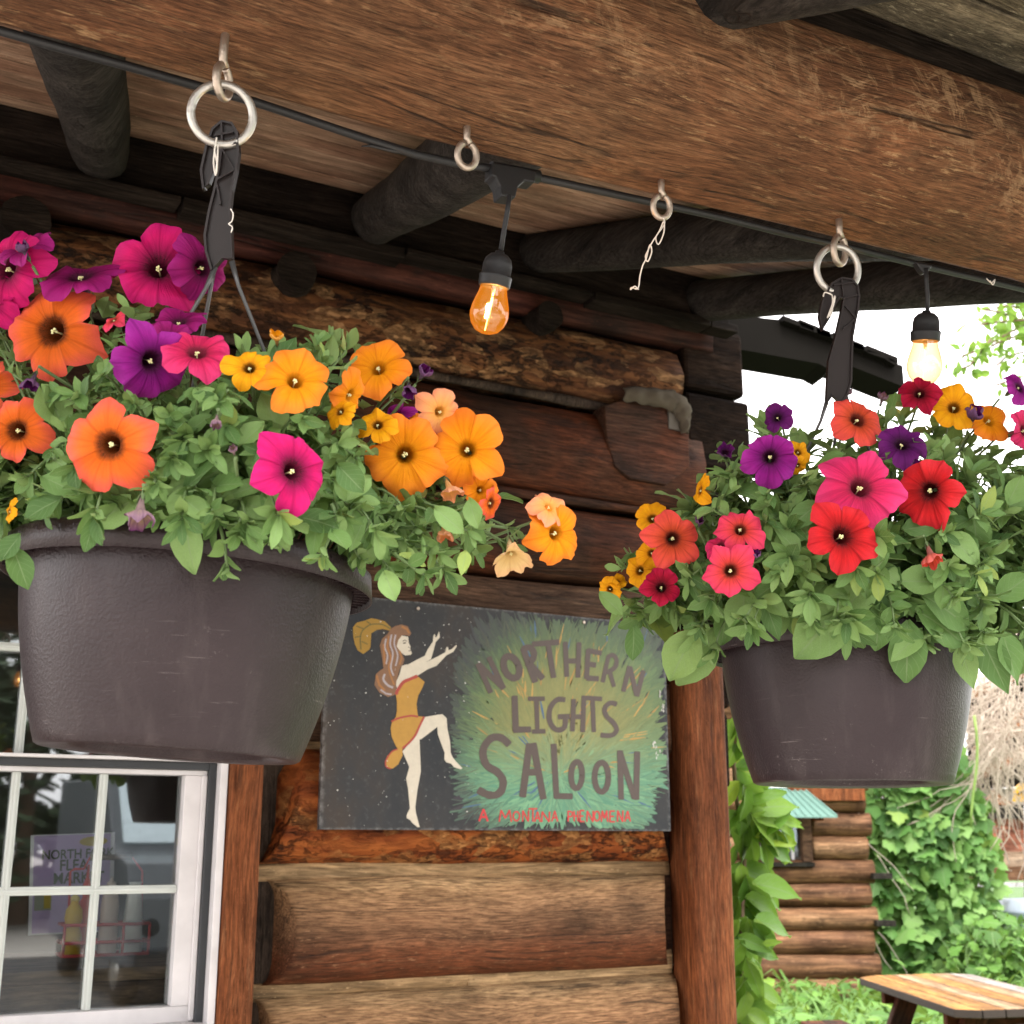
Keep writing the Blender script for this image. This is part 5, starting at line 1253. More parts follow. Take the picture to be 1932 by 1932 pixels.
mb = MB(); mb.add([fl_pt(.74 + .17 * math.cos(t), .085 + .05 * math.sin(t), .002) for t in [k * -math.pi / 8 for k in range(16)]], [tuple(range(16))]); obj('print_oval', mb, plain('flyer_yellow', (.60, .45, .06), .7), Fl, smooth=False)
mb = MB(); mb.add(fl_quad(.06, .60, .26, .76, .002), [(0, 1, 2, 3)]); obj('print_box', mb, plain('flyer_box', (.33, .35, .30), .7), Fl, smooth=False)
mb = MB(); mb.add(fl_quad(.17, .60, .25, .74, .003), [(0, 1, 2, 3)]); obj('print_box', mb, plain('flyer_gold', (.50, .38, .05), .7), Fl, smooth=False)
def words(txt, u, v, size, m, parent, place, lay=.003):
    cu = bpy.data.curves.new('lettering', 'FONT'); cu.body = txt; cu.size = 1; cu.offset = .02
    tmp = bpy.data.objects.new('tmp', cu); me0 = bpy.data.meshes.new_from_object(tmp)
    mb = MB(); mb.add([place(u + p.co.x * size, v - p.co.y * size * .98, lay) for p in me0.vertices], [tuple(p.vertices) for p in me0.polygons])
    bpy.data.objects.remove(tmp); bpy.data.meshes.remove(me0)
    o = obj('lettering', mb, m, parent, smooth=False)
    if sum(p.normal.y * p.area for p in o.data.polygons) > 0: o.data.flip_normals()
    return o
fi = plain('flyer_ink', (.06, .08, .03), .7)
words('NORTH FORK', .13, .25, .135, fi, Fl, fl_pt); words('FLEA', .34, .37, .16, fi, Fl, fl_pt); words('MARKET', .27, .50, .16, fi, Fl, fl_pt)

# ------------------------------------------------------------------ ground
a = N('ground_earth'); v = a.coord(vary=False)
xy = a.n('SeparateXYZ', Vector=v)
gm = a.ramp(a.math('ADD', a.math('MULTIPLY', a.math('ADD', xy.outputs[0], a.math('MULTIPLY', xy.outputs[1], .4)), .1), a.math('MULTIPLY', a.noise(v, .9, 5), .6)), [(.62, 0), (.82, 1)])
grav = a.ramp(a.noise(v, 60, 6, .7), [(.3, (.30, .27, .24)), (.7, (.52, .48, .43))])
gras = a.ramp(a.noise(v, 8, 6, .7), [(.3, (.03, .07, .015)), (.7, (.08, .15, .03))])
mb = MB(); mb.add([(-250, -250, 0), (250, -250, 0), (250, 250, 0), (-250, 250, 0)], [(0, 1, 2, 3)])
struct(obj('ground', mb, a.done(a.bsdf(a.mix(gm, grav, gras), .9, a.bump(a.noise(v, 70, 5), .5, .02))), smooth=False))

# ------------------------------------------------------------------ the cabin across the yard
e1 = Vector((rt.x, rt.y, 0)); e2 = Vector((math.sin(YAW), math.cos(YAW), 0))
def on_d(x, y, d):
    """point on the vertical plane facing the yard at horizontal distance d"""
    r = ray(x, y); return EYE + r * (d / r.dot(e2))
CD = 14.0
c0 = on_d(1648, 1862, CD); c0.z = 0
Cb = thing('log_cabin', 'small brown log cabin with a green awning over its window', 'cabin', c0)
M['cabin'] = wood('cabin_log', (.10, .047, .023), (.20, .102, .05), (.31, .175, .095), 0, .25, .05, .5, red=(.13, .062, .032), bump=.4)
M['cabin2'] = wood('cabin_log_pale', (.12, .058, .028), (.235, .122, .06), (.35, .21, .118), 0, .25, .05, .5, bump=.4)
lh = .238; L0 = 2.9
xl = on_d(1448, 1600, CD); wl, wr = (on_d(1428, 1620, CD) - c0).dot(e1), (on_d(1522, 1620, CD) - c0).dot(e1)
zt, zb = on_d(1500, 1547, CD).z, on_d(1500, 1622, CD).z
for k in range(14):
    zc = .12 + lh * k
    segs = [(-L0, .02 + .05 * (k % 2))]
    if zb - .08 < zc < zt + .06: segs = [(-L0, wl - .03), (wr + .05, .02 + .05 * (k % 2))]
    for a0, a1 in segs:
        mb = MB(); mb.add(*pole((0, 0, 0), (a1 - a0, 0, 0), .128, .124, k * 3.1 + a0, 20, 14))
        o = link('log', mb.mesh('log', M['cabin'] if k % 3 else M['cabin2']), Cb); o.location = e1 * a0 + Vector((0, 0, zc)); o.rotation_euler = (0, 0, -YAW)
for k in range(14):
    zc = .0 + lh * k
    mb = MB(); mb.add(*pole((0, 0, 0), (0, 3.2, 0), .12, .12, k * 5.7, 6, 12)); o = link('side_log', mb.mesh('side_log', M['cabin2']), Cb); o.location = e1 * -.14 + Vector((0, 0, zc)) + e2 * .16; o.rotation_euler = (0, 0, -YAW)
def cbox(name, a, b, m, parent=Cb, bev=.004):
    mb = MB(); mb.box(a, b, bev=0); me = mb.mesh(name, M[m], None, False); o = link(name, me, parent); o.rotation_euler = (0, 0, -YAW) if parent is Cb else (0, 0, 0)
    if bev: q = o.modifiers.new('bevel', 'BEVEL'); q.width = bev; q.segments = 1
    return o
cbox('inner_wall', (-L0, .13, 0), (-.1, .2, 3.2), 'void')
Wc = cbox('window', (wl, -.02, zb), (wr, .06, zt), 'void'); 
cbox('pane', (wl + .04, -.035, zb + .03), (wr - .05, -.03, zt - .02), 'glass', Wc)
cbox('frame', (wr - .07, -.17, zb - .02), (wr + .03, .02, zt + .03), 'log_mid', Wc); cbox('frame', (wl - .06, -.17, zb - .02), (wl, .02, zt + .03), 'log_mid', Wc)
cbox('sill', (wl - .08, -.20, zb - .07), (wr + .04, .02, zb - .025), 'stub', Wc); cbox('mullion', (wl + .36, -.06, zb), (wl + .39, -.036, zt), 'white', Wc)
M['green_tin'] = plain('green_tin', (.12, .215, .18), .4, .1)
al, ar = (on_d(1400, 1500, CD) - c0).dot(e1), (on_d(1556, 1540, CD) - c0).dot(e1); az1, az0 = on_d(1500, 1484, CD).z, on_d(1500, 1541, CD - .45).z
Aw = cbox('awning', (0, 0, 0), (.001, .001, .001), 'green_tin')
ns = 11
for k in range(ns):
    w0 = al + (ar - .27 - al) * k / ns; w1 = al + (ar - .27 - al) * (k + 1) / ns; f0 = al + (ar - al) * k / ns; f1 = al + (ar - al) * (k + 1) / ns
    mb = MB()
    for (a0, a1, b0, b1, h) in ((w0, w0 + .8 * (w1 - w0), f0, f0 + .8 * (f1 - f0), 0), (w0 + .8 * (w1 - w0), w1, f0 + .8 * (f1 - f0), f1, .018)):
        vs = [(a0, -.12, az1 + h), (a1, -.12, az1 + h), (b1, -.55, az0 + h), (b0, -.55, az0 + h)]; vs += [(x, y, z - .012 - h) for x, y, z in vs]
        mb.add(vs, [(3, 2, 1, 0), (4, 5, 6, 7), (0, 1, 5, 4), (1, 2, 6, 5), (2, 3, 7, 6), (3, 0, 4, 7)])
    link('awning_panel', mb.mesh('awning_panel', M['green_tin'], None, False), Aw)
cbox('awning_flashing', (al, -.16, az1 - .02), (ar - .26, -.02, az1 + .07), 'white'); cbox('bracket', (wr + .05, -.5, az0 - .04), (wr + .09, -.12, az0), 'post')
for k, hpx in enumerate((1475, 1652, 1740)):
    z = on_d(1640, hpx, CD).z; cbox('log_tie', (.02, -.22, z - .03), (.22, -.1, z + .03), 'stub')
cbox('cabin_fascia', (wr - .2, -.19, 2.03), (.0, -.13, 2.30), 'post')
mb = MB(); mb.add([(-L0 - .3, -.5, 3.3), (.5, -.5, 3.3), (.5, 2.2, 4.6), (-L0 - .3, 2.2, 4.6), (-L0 - .3, -.5, 3.42), (.5, -.5, 3.42), (.5, 2.2, 4.72), (-L0 - .3, 2.2, 4.72)], [(3, 2, 1, 0), (4, 5, 6, 7), (0, 1, 5, 4), (1, 2, 6, 5), (2, 3, 7, 6), (3, 0, 4, 7)])
o = link('roof', mb.mesh('roof', M['dark'], None, False), Cb); o.rotation_euler = (0, 0, -YAW)

# ------------------------------------------------------------------ creepers and grass
def lobed(seed, lobes):
    """lobed leaf: unit length +Y, thin, with a raised middle"""
    rnd = random.Random(seed); pts = [(0, 0)] + [(x, y) for x, y in lobes] + [(-x, y) for x, y in lobes[-2::-1]]
    vs = [Vector((0, .35, .05))] + [Vector((x * rnd.uniform(.9, 1.1), y * rnd.uniform(.94, 1.06), -.10 * (abs(x) * 1.6) ** 2 - .12 * max(0, y - .6) + rnd.uniform(-.02, .02))) for x, y in pts]
    n = len(pts); fs = [(0, 1 + i, 1 + (i + 1) % n) for i in range(n)]; fs = [tuple(reversed(f)) for f in fs]
    # orientation: normal +Z
    uv = [(0, .35)] + [(p[0] * 2, p[1]) for p in pts]
    nrm = (vs[fs[0][1]] - vs[fs[0][0]]).cross(vs[fs[0][2]] - vs[fs[0][0]])
    if nrm.z < 0: fs = [tuple(reversed(f)) for f in fs]
    return vs, fs, uv
MAPLE = [lobed(k, [(.12, -.06), (.36, -.02), (.48, .20), (.62, .46), (.42, .50), (.30, .56), (.34, .74), (.16, .86), (0, 1.04)]) for k in range(4)]
MAPM = [tpl_mesh('creeper_leaf', t, M['leaf_vine'], k) for k, t in enumerate(MAPLE)]
HOP = [leaf_tpl(40 + k, .42 + .05 * k, ny=6, nx=4, bend=.25 + .08 * k, fold=.14, wave=.05) for k in range(4)]
HOPM = [tpl_mesh('hop_leaf', t, M['leaf_bright'], k) for k, t in enumerate(HOP)]

rn = random.Random(31)
hv = on(1408, 1900, 1, 3.62); hv.z = 0
Hv = thing('climbing_vine', 'bright green hop vine with big pointed leaves hanging beside the corner post', 'vine', hv)
stem = [(1398, 2010), (1394, 1900), (1398, 1800), (1402, 1700), (1405, 1620), (1398, 1560), (1388, 1500), (1384, 1430), (1388, 1370), (1378, 1290)]
def hd(x, y): return at(x, y, 4.15 + .10 * math.sin(y * .013))
mb = MB(); mb.tube([hd(*p) for p in stem], .007, 7); mb.tube([hd(1404 + 3 * math.sin(k), 2000 - 60 * k) + fw * .04 for k in range(11)], .005, 6); obj('vine_stem', mb, M['vine_stem'], Hv)
for (x, y, ang, L_, n) in ((1392, 1385, 60, 75, 4), (1388, 1440, 30, 80, 4), (1392, 1470, 80, 100, 5), (1400, 1505, 20, 105, 5), (1410, 1530, 45, 110, 5), (1405, 1560, -10, 90, 5), (1420, 1570, 30, 100, 5), (1452, 1545, 35, 70, 3), (1396, 1590, 70, 90, 4), (1400, 1640, 65, 110, 5), (1412, 1655, 50, 100, 4),
                           (1395, 1690, 80, 105, 5), (1408, 1720, 45, 100, 5), (1392, 1760, 70, 95, 4), (1402, 1790, 55, 95, 4), (1395, 1830, 80, 100, 4), (1405, 1855, 60, 90, 4), (1395, 1895, 60, 90, 5), (1385, 1620, 110, 70, 3), (1384, 1520, 100, 80, 3), (1384, 1720, 110, 60, 3), (1383, 1350, 90, 70, 3), (1430, 1760, 40, 60, 3)):
    for k in range(n):
        A_ = R(ang + (k - (n - 1) / 2) * 30 + rn.uniform(-10, 10)); l_ = L_ * 1.22 * rn.uniform(.7, 1.05) * (1 - .12 * abs(k - (n - 1) / 2))
        p0 = hd(x + rn.uniform(-6, 6), y + rn.uniform(-6, 6)) - fw * rn.uniform(-.08, .10)
        p1 = at(x + math.cos(A_) * l_, y + math.sin(A_) * l_, proj(p0)[2] + rn.uniform(-.05, .05))
        o = link('leaf', HOPM[rn.randrange(4)], Hv); o.matrix_local = frame(p0 - hv, p1 - p0, -fw * rn.uniform(.4, 1) + Vector((0, 0, .6)) + rt * rn.uniform(-.7, .5), (p1 - p0).length)

cv = on_d(1720, 1862, CD); cv.z = 0
Cv = thing('creeper', 'dense green lobed creeper climbing the corner of the log cabin', 'vine', cv)
CP = [(1632, 1470), (1700, 1440), (1770, 1440), (1800, 1410), (1830, 1440), (1846, 1500), (1872, 1570), (1885, 1640), (1880, 1700), (1905, 1760), (1920, 1850), (1900, 1885), (1620, 1885), (1625, 1800), (1590, 1745), (1625, 1700), (1605, 1640), (1630, 1560), (1615, 1510)]
lv = []
while len(lv) < 1500:
    x, y = rn.uniform(1590, 1930), rn.uniform(1405, 1890)
    if not inside(CP, x, y): continue
    ex = 1 - ((x - 1745) / 165) ** 2
    d = CD / (fw.dot(e2)) - .2 - .55 * math.sqrt(max(.05, ex)) * rn.uniform(.2, 1)
    s_ = rn.choice((20, 26, 32, 40)) * rn.uniform(.75, 1.2) * (.8 if x > 1830 else 1)
    A_ = R(90 + rn.uniform(-75, 75)); p0 = at(x, y, d); p1 = at(x + math.cos(A_) * s_, y + math.sin(A_) * s_ * .8, d - rn.uniform(0, .15))
    lv.append((p0, p1 - p0, -fw * .6 + Vector((0, 0, rn.uniform(-.1, 1.1))) + rt * rn.uniform(-.9, .9), (p1 - p0).length, rn.randrange(4), d))
for k in range(26):
    p0 = at(rn.uniform(1735, 1795), rn.uniform(1480, 1530), CD / fw.dot(e2) - rn.uniform(.2, .6)); A_ = R(90 + rn.uniform(-70, 70)); s_ = rn.uniform(.16, .26)
    lv.append((p0, rt * math.cos(A_) - up * math.sin(A_), -fw + Vector((0, 0, .4)) + rv(rn) * .3, s_, k % 4, 13.0))
lv.sort(key=lambda l: l[5])
mb = MB()
for i, (p, d, n_, s_, k, _) in enumerate(lv):
    if i < 298:
        o = link('leaf', MAPM[k], Cv); o.matrix_local = frame(p - cv, d, n_, s_)
    else:
        m = frame(p, d, n_, s_); mb.add([m @ q for q in MAPLE[k][0]], MAPLE[k][1], MAPLE[k][2], (rn.random(), 0, 0, 1))
obj('foliage', mb, M['leaf_vine'], Cv, kind='stuff')
mb = MB()
for k in range(26):
    x = rn.uniform(1630, 1700) if k < 20 else rn.uniform(1720, 1880); d = CD / fw.dot(e2) - rn.uniform(.10, .5)
    y0, y1 = rn.uniform(1440, 1620), rn.uniform(1700, 1870); ph_ = rn.random() * 6
    mb.tube([at(x + 9 * math.sin(ph_ + q * 4) + 14 * q * rn.uniform(-1, 1), y0 + (y1 - y0) * q, d) for q in [j / 9 for j in range(10)]], rn.uniform(.006, .013), 5)
obj('vine_stem', mb, M['dry_vine'], Cv, kind='stuff')

dv = on_d(1880, 1450, CD); dv.z = 0
Dv = thing('dry_vine', 'tangle of bare dry vine twigs hanging right of the creeper', 'vine', dv)
mb = MB()
for k in range(330):
    x = rn.gauss(1885, 48); x = x if 1795 < x < 2010 else rn.uniform(1830, 1960)
    y0 = rn.uniform(1180, 1420); ln = rn.uniform(120, 300) * (1.6 if k > 360 and x > 1850 else 1); d = CD / fw.dot(e2) - rn.uniform(-.5, .8)
    pts = []; a_ = R(90) + rn.gauss(0, .35); q = (x, y0); turn = rn.gauss(0, .22)
    for j in range(13):
        pts.append(at(q[0], q[1], d)); a_ += turn + rn.gauss(0, .20); a_ += (R(90) - a_) * .10
        q = (q[0] + math.cos(a_) * ln / 12, q[1] + math.sin(a_) * ln / 12)
    mb.tube(pts, rn.uniform(.003, .0065), 4)
for k in range(24):                                  # loose whips across the cabin wall
    x = rn.uniform(1420, 1660); y0 = rn.uniform(1470, 1760); pts = []; q = (x, y0); a_ = R(rn.uniform(50, 110))
    for j in range(9):
        pts.append(at(q[0], q[1], 13.6)); a_ += rn.gauss(0, .14); q = (q[0] + math.cos(a_) * 16, q[1] + math.sin(a_) * 16)
    mb.tube(pts, .004, 4)
obj('vine_twig', mb, M['dry_vine'], Dv, kind='stuff')
mb = MB()
for k in range(1):
    x = 1838; mb.tube([at(x + 6 * math.sin(j * .7 + k), 1350 + 30 * j, 13.4) for j in range(8)], .014, 5)
obj('green_shoot', mb, plain('green_shoot', (.22, .33, .08), .6), Dv, kind='stuff')

# grass and weeds in the yard
mb = MB()
for k in range(6500):
    x, y = rn.uniform(1330, 2010), 1850 + 260 * rn.random() ** 1.5; g = on(x, y, 2, 0)
    if (g - EYE).dot(e2) > CD - .3: continue
    h = rn.uniform(.12, .40) * (1.25 if rn.random() < .15 else .9); an = rn.random() * 6.28; ld = Vector((math.cos(an), math.sin(an), 0))
    if rn.random() < .55:
        wd = rn.uniform(.012, .022); sd = Vector((-ld.y, ld.x, 0)) * wd; q = [g, g + ld * h * .2 + Vector((0, 0, h * .55)), g + ld * h * .55 + Vector((0, 0, h * .85)), g + ld * h * .95 + Vector((0, 0, h * .72))]
        vs = []
        for i, p in enumerate(q): f_ = (1, .95, .7, .06)[i]; vs += [p - sd * f_, p + sd * f_]
        mb.add(vs, [(2 * i, 2 * i + 1, 2 * i + 3, 2 * i + 2) for i in range(3)], [((j % 2) * 2 - 1, j / 8) for j in range(8)], (rn.random(), 0, 0, 1))
    else:
        t = MAPLE[k % 4]; m = frame(g + Vector((0, 0, h * rn.uniform(.3, 1))), ld + Vector((0, 0, rn.uniform(-.5, .3))), Vector((0, 0, 1)) + rv(rn) * .6, rn.uniform(.07, .16)); mb.add([m @ q for q in t[0]], t[1], t[2], (rn.random(), 0, 0, 1))
for k in range(260):
    x, y = rn.uniform(1820, 1960), rn.uniform(1868, 1905); g = on(x, y, 2, 0); h = rn.uniform(.35, .85); an = rn.random() * 6.28; ld = Vector((math.cos(an), math.sin(an), 0))
    mb.tube([g, g + Vector((0, 0, h * .6)) + ld * h * .1, g + Vector((0, 0, h)) + ld * h * .35], [.008, .006, .002], 4, True, (rn.random(), 0, 0, 1))
    for j in range(5):
        t = MAPLE[j % 4]; m = frame(g + Vector((0, 0, h * (.35 + .15 * j))) + ld * h * .08 * j, rv(rn) + Vector((0, 0, -.2)), Vector((0, 0, 1)) + rv(rn) * .7 - fw * .4, rn.uniform(.09, .17)); mb.add([m @ q for q in t[0]], t[1], t[2], (rn.random(), 0, 0, 1))
obj('grass', mb, M['grass'], kind='stuff')

# ------------------------------------------------------------------ picnic table
tz = .74
P1 = on(1611, 1841, 2, tz); P3 = on(1810, 1907, 2, tz)
ld = (P3 - P1).normalized(); wd = Vector((.972, -.236, 0)); TL_ = (P3 - P1).length
Tb = thing('picnic_table', 'wooden picnic table with worn yellow stained planks in the grass', 'picnic table', (P1.lerp(P3, .5) + wd * .4) * 1.0)
Tb.location.z = 0
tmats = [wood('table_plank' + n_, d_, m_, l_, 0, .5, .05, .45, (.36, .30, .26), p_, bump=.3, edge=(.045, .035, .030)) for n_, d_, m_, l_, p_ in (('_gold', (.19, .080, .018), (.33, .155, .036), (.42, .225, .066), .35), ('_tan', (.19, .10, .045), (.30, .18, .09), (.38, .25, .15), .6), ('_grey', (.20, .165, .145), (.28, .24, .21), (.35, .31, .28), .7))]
for k in range(6):
    w0, w1 = k * .142, k * .142 + .136; cut = .10 if k in (0, 5) else 0
    A_ = P1 + ld * (cut if k in (0, 5) else .0)
    out_ = [P1 + wd * w0 + ld * (.12 if k == 0 else (.0)), P1 + wd * w1 + ld * (.12 if k == 5 else .0), P1 + wd * w1 + ld * TL_ * (1.0 if k < 5 else .95), P1 + wd * w0 + ld * TL_ * (1.0 if k else .96)]
    mb = MB(); mb.poly([p - Vector((0, 0, .045)) for p in out_][::-1] if False else [p for p in out_], Vector((0, 0, -.045)))
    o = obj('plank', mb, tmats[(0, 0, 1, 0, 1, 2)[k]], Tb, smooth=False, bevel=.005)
    # let the grain run along the plank
    an = math.atan2(ld.y, ld.x); Rz = Matrix.Rotation(-an, 4, 'Z'); o.data.transform(Rz); o.rotation_euler = (0, 0, an)
    if sum(p.normal.z * p.center.z for p in o.data.polygons) < 0: pass
def tbar(name, p, q, sx, sz):
    p, q = Vector(p), Vector(q); d = q - p; L_ = d.length
    mb = MB(); mb.box((0, -sx / 2, -sz / 2), (L_, sx / 2, sz / 2)); o = link(name, mb.mesh(name, M['log_dark'], None, False), Tb)
    o.matrix_local = Matrix.Translation(p - Tb.location) @ d.to_track_quat('X', 'Z').to_matrix().to_4x4()
    b_ = o.modifiers.new('bevel', 'BEVEL'); b_.width = .006
for f_ in (.22, .80):
    c_ = P1 + ld * TL_ * f_ + wd * .42; c_.z = 0
    tbar('crosspiece', c_ - wd * .36 + Vector((0, 0, .66)), c_ + wd * .36 + Vector((0, 0, .66)), .045, .10)
    for s_ in (-1, 1): tbar('leg', c_ + wd * s_ * .52 + ld * .05, c_ + wd * s_ * .18 + ld * .05 + Vector((0, 0, .69)), .05, .14)
    tbar('seat_bearer', c_ - wd * .78 + ld * .10 + Vector((0, 0, .38)), c_ + wd * .78 + ld * .10 + Vector((0, 0, .38)), .045, .10)
for s_ in (-1, 1):
    for j in range(2): tbar('seat_plank', P1 + wd * (.42 + s_ * (.60 + .15 * j)) - Vector((0, 0, tz - .45)), P3 + wd * (.42 + s_ * (.60 + .15 * j)) - Vector((0, 0, tz - .45)), .14, .04)

# ------------------------------------------------------------------ far right: timber shed, plank fence, yellow sign, blue grey tank
SD = 17.0
s0 = on_d(1960, 1870, SD); s0.z = 0
Sh = thing('timber_shed', 'open timber shed with slanting brown braces behind the dry vine', 'shed', s0)
def sbar(name, a, b, d, w_, m, parent, dd=.12):
    p, q = on_d(*a, d), on_d(*b, d); v_ = q - p; mb = MB(); mb.box((0, -dd / 2, -w_ / 2), (v_.length, dd / 2, w_ / 2))
    o = link(name, mb.mesh(name, M[m], None, False), parent); o.matrix_local = Matrix.Translation(p - parent.location) @ v_.to_track_quat('X', 'Z').to_matrix().to_4x4(); return o
M['brace'] = wood('shed_timber', (.16, .07, .035), (.28, .135, .07), (.38, .21, .12), 0, .3, .1, .4)
M['redplank'] = wood('red_plank', (.26, .08, .05), (.42, .16, .10), (.50, .24, .16), 2, .3, .1, .5)
M['shingle'] = plain('pale_shingles', (.50, .42, .38), .85)
sbar('brace', (1840, 1420), (2020, 1280), SD, .13, 'brace', Sh); sbar('brace', (1862, 1405), (2020, 1330), SD + .2, .12, 'brace', Sh); sbar('brace', (1850, 1462), (2010, 1378), SD, .12, 'brace', Sh); sbar('brace', (1868, 1500), (1990, 1590), SD - .2, .15, 'brace', Sh); sbar('brace', (1830, 1310), (2020, 1230), SD, .13, 'brace', Sh)
sbar('tie_beam', (1800, 1245), (2080, 1195), SD, .2, 'dark', Sh); sbar('post', (1990, 1870), (1990, 1230), SD, .2, 'brace', Sh, .2)
q = [on_d(x, y, SD + 1.0) for x, y in ((1830, 1300), (2150, 1230), (2150, 1470), (1830, 1490))]; mb = MB(); mb.poly(q[::-1], e2 * .1); obj('back_wall', mb, M['dark'], Sh, smooth=False)
q = [on_d(x, y, SD + 1.2) for x, y in ((1800, 1490), (2150, 1480), (2150, 1560), (1800, 1560))]; mb = MB(); mb.poly(q[::-1], e2 * .1); obj('shingle_wall', mb, M['shingle'], Sh, smooth=False)
q = [on_d(x, y, SD - .5) for x, y in ((1790, 1235), (2200, 1150), (2200, 1120), (1790, 1205))]; mb = MB(); mb.poly(q[::-1], e2 * 2); obj('roof', mb, M['dark'], Sh, smooth=False)
f0 = on_d(1900, 1700, SD - 1); f0.z = 0
Fe = thing('plank_fence', 'reddish plank fence with a grey top rail beyond the creeper', 'fence', f0)
sbar('rail', (1830, 1532), (2100, 1530), SD - 1.05, .16, 'rafter', Fe); 
for k in range(14): sbar('plank', (1838 + k * 17, 1608), (1838 + k * 17, 1542), SD - 1, .11, 'redplank', Fe, .03)
sbar('board', (1830, 1622), (2100, 1618), SD - 1.1, .20, 'table', Fe) if 'table' in M else None
M['tan'] = wood('tan_board', (.30, .19, .12), (.42, .29, .20), (.50, .38, .28), 0, .3, .1, .4)
sbar('board', (1830, 1624), (2100, 1620), SD - 1.1, .20, 'tan', Fe); sbar('board', (1830, 1649), (2100, 1646), SD - 1.12, .16, 'brace', Fe); sbar('pipe', (1830, 1668), (2100, 1672), SD - 1.2, .05, 'white', Fe, .05)
for x in (1850, 1990, 2090): sbar('fence_post', (x, 1860), (x, 1535), SD - .9, .13, 'dark', Fe)
y0_ = on_d(1922, 1495, SD - 1.4)
Ys = thing('yellow_sign', 'small yellow sign with dark marks standing above the fence rail', 'sign', y0_)
q = [on_d(x, y, SD - 1.4) for x, y in ((1911, 1512), (1913, 1490), (1924, 1478), (1950, 1478), (1962, 1492), (1962, 1512))]; mb = MB(); mb.poly(q, e2 * .03); obj('panel', mb, plain('yellow_paint', (.75, .40, .01), .5), Ys, smooth=False)
for (xa, ya, xb, yb) in ((1920, 1499, 1928, 1494), (1930, 1500, 1934, 1490), (1938, 1499, 1946, 1495)):
    p, q_ = on_d(xa, ya, SD - 1.43), on_d(xb, yb, SD - 1.43); mb = MB(); mb.tube([p, q_], .012, 5); obj('mark', mb, M['black'], Ys)
p, q_ = on_d(1937, 1870, SD - 1.38), on_d(1937, 1485, SD - 1.38); p.z = 0; mb = MB(); mb.tube([p, q_], .03, 8); obj('pole', mb, M['galv'], Ys)
tk = on_d(1950, 1850, SD - 2.2); tk.z = 0
Tk = thing('metal_tank', 'blue grey metal tank low behind the right side of the creeper', 'tank', tk)
M['bluegrey'] = plain('blue_grey_metal', (.34, .39, .46), .5)
zt_ = on_d(1920, 1698, SD - 2.2).z; mb = MB(); mb.lathe([(.1, 0), (.60, .0), (.62, .02), (.62, zt_ - .14), (.64, zt_ - .12), (.62, zt_ - .10), (.61, zt_), (.1, zt_ + .03)], 32, Matrix.Translation(tk + e1 * .34)); obj('drum', mb, M['bluegrey'], Tk)
mb = MB(); mb.lathe([(.622, zt_ * .48), (.645, zt_ * .5), (.622, zt_ * .52)], 32, Matrix.Translation(tk + e1 * .34), False); obj('band', mb, M['galv'], Tk)

# ------------------------------------------------------------------ leafy tree reaching in at the top right
tb = at(2230, 1300, 9.0); tb.z = 0
Tr = thing('leafy_tree', 'fresh green leafy tree branch against the white sky', 'tree', tb)
top = at(2230, 420, 9.0); mb = MB(); mb.tube([tb, tb.lerp(top, .4) + Vector((.05, .08, 0)), top], [.16, .12, .05], 10); obj('trunk', mb, M['vine_stem'], Tr)
mb = MB(); cr = MB(); jt = tb.lerp(top, .75); LF = [leaf_tpl(70 + k, .55, ny=3, nx=2, bend=.2, fold=.12) for k in range(4)]
def twig(pts, lw=1.0):
    P_ = [at(x, y, 8.6 + .2 * math.sin(x * .03)) for x, y in pts]; mb.tube(P_, [.008, .006, .004][:1] * len(P_), 5)
    for i in range(len(P_) - 1):
        for k in range(int(10 * lw)):
            p = P_[i].lerp(P_[i + 1], rn.random()) + rv(rn) * rn.uniform(.02, .13); m = frame(p, rv(rn) + Vector((0, 0, -.5)), rv(rn) + Vector((0, 0, .8)), rn.uniform(.055, .105))
            t = LF[k % 4]; cr.add([m @ q for q in t[0]], t[1], t[2], (rn.random(), 0, 0, 1))
for pts in (((2230, 640), (2100, 610), (1990, 600), (1900, 606), (1850, 612)), ((2100, 610), (2020, 650), (1940, 662), (1900, 672), (1880, 690)), ((1960, 600), (1900, 630), (1850, 660), (1815, 672)), ((1930, 606), (1890, 590), (1860, 584)), ((1990, 600), (1950, 585), (1910, 578)), ((2020, 650), (1980, 680), (1930, 690)), ((1870, 640), (1830, 690), (1805, 698)), ((2000, 560), (1930, 570), (1880, 580)), ((1945, 625), (1900, 640), (1872, 652))):
    twig(pts, 1.5)
for k in range(40):
    x, y = rn.uniform(1980, 2450), rn.uniform(350, 760); twig(((x, y), (x + rn.uniform(-60, 60), y + rn.uniform(-30, 50)), (x + rn.uniform(-120, 60), y + rn.uniform(0, 80))))
mb.tube([jt, at(2100, 610, 8.6)], [.05, .02], 7)
obj('limb', mb, M['vine_stem'], Tr, kind='stuff'); obj('crown', cr, M['leaf_tree'], Tr, kind='stuff')

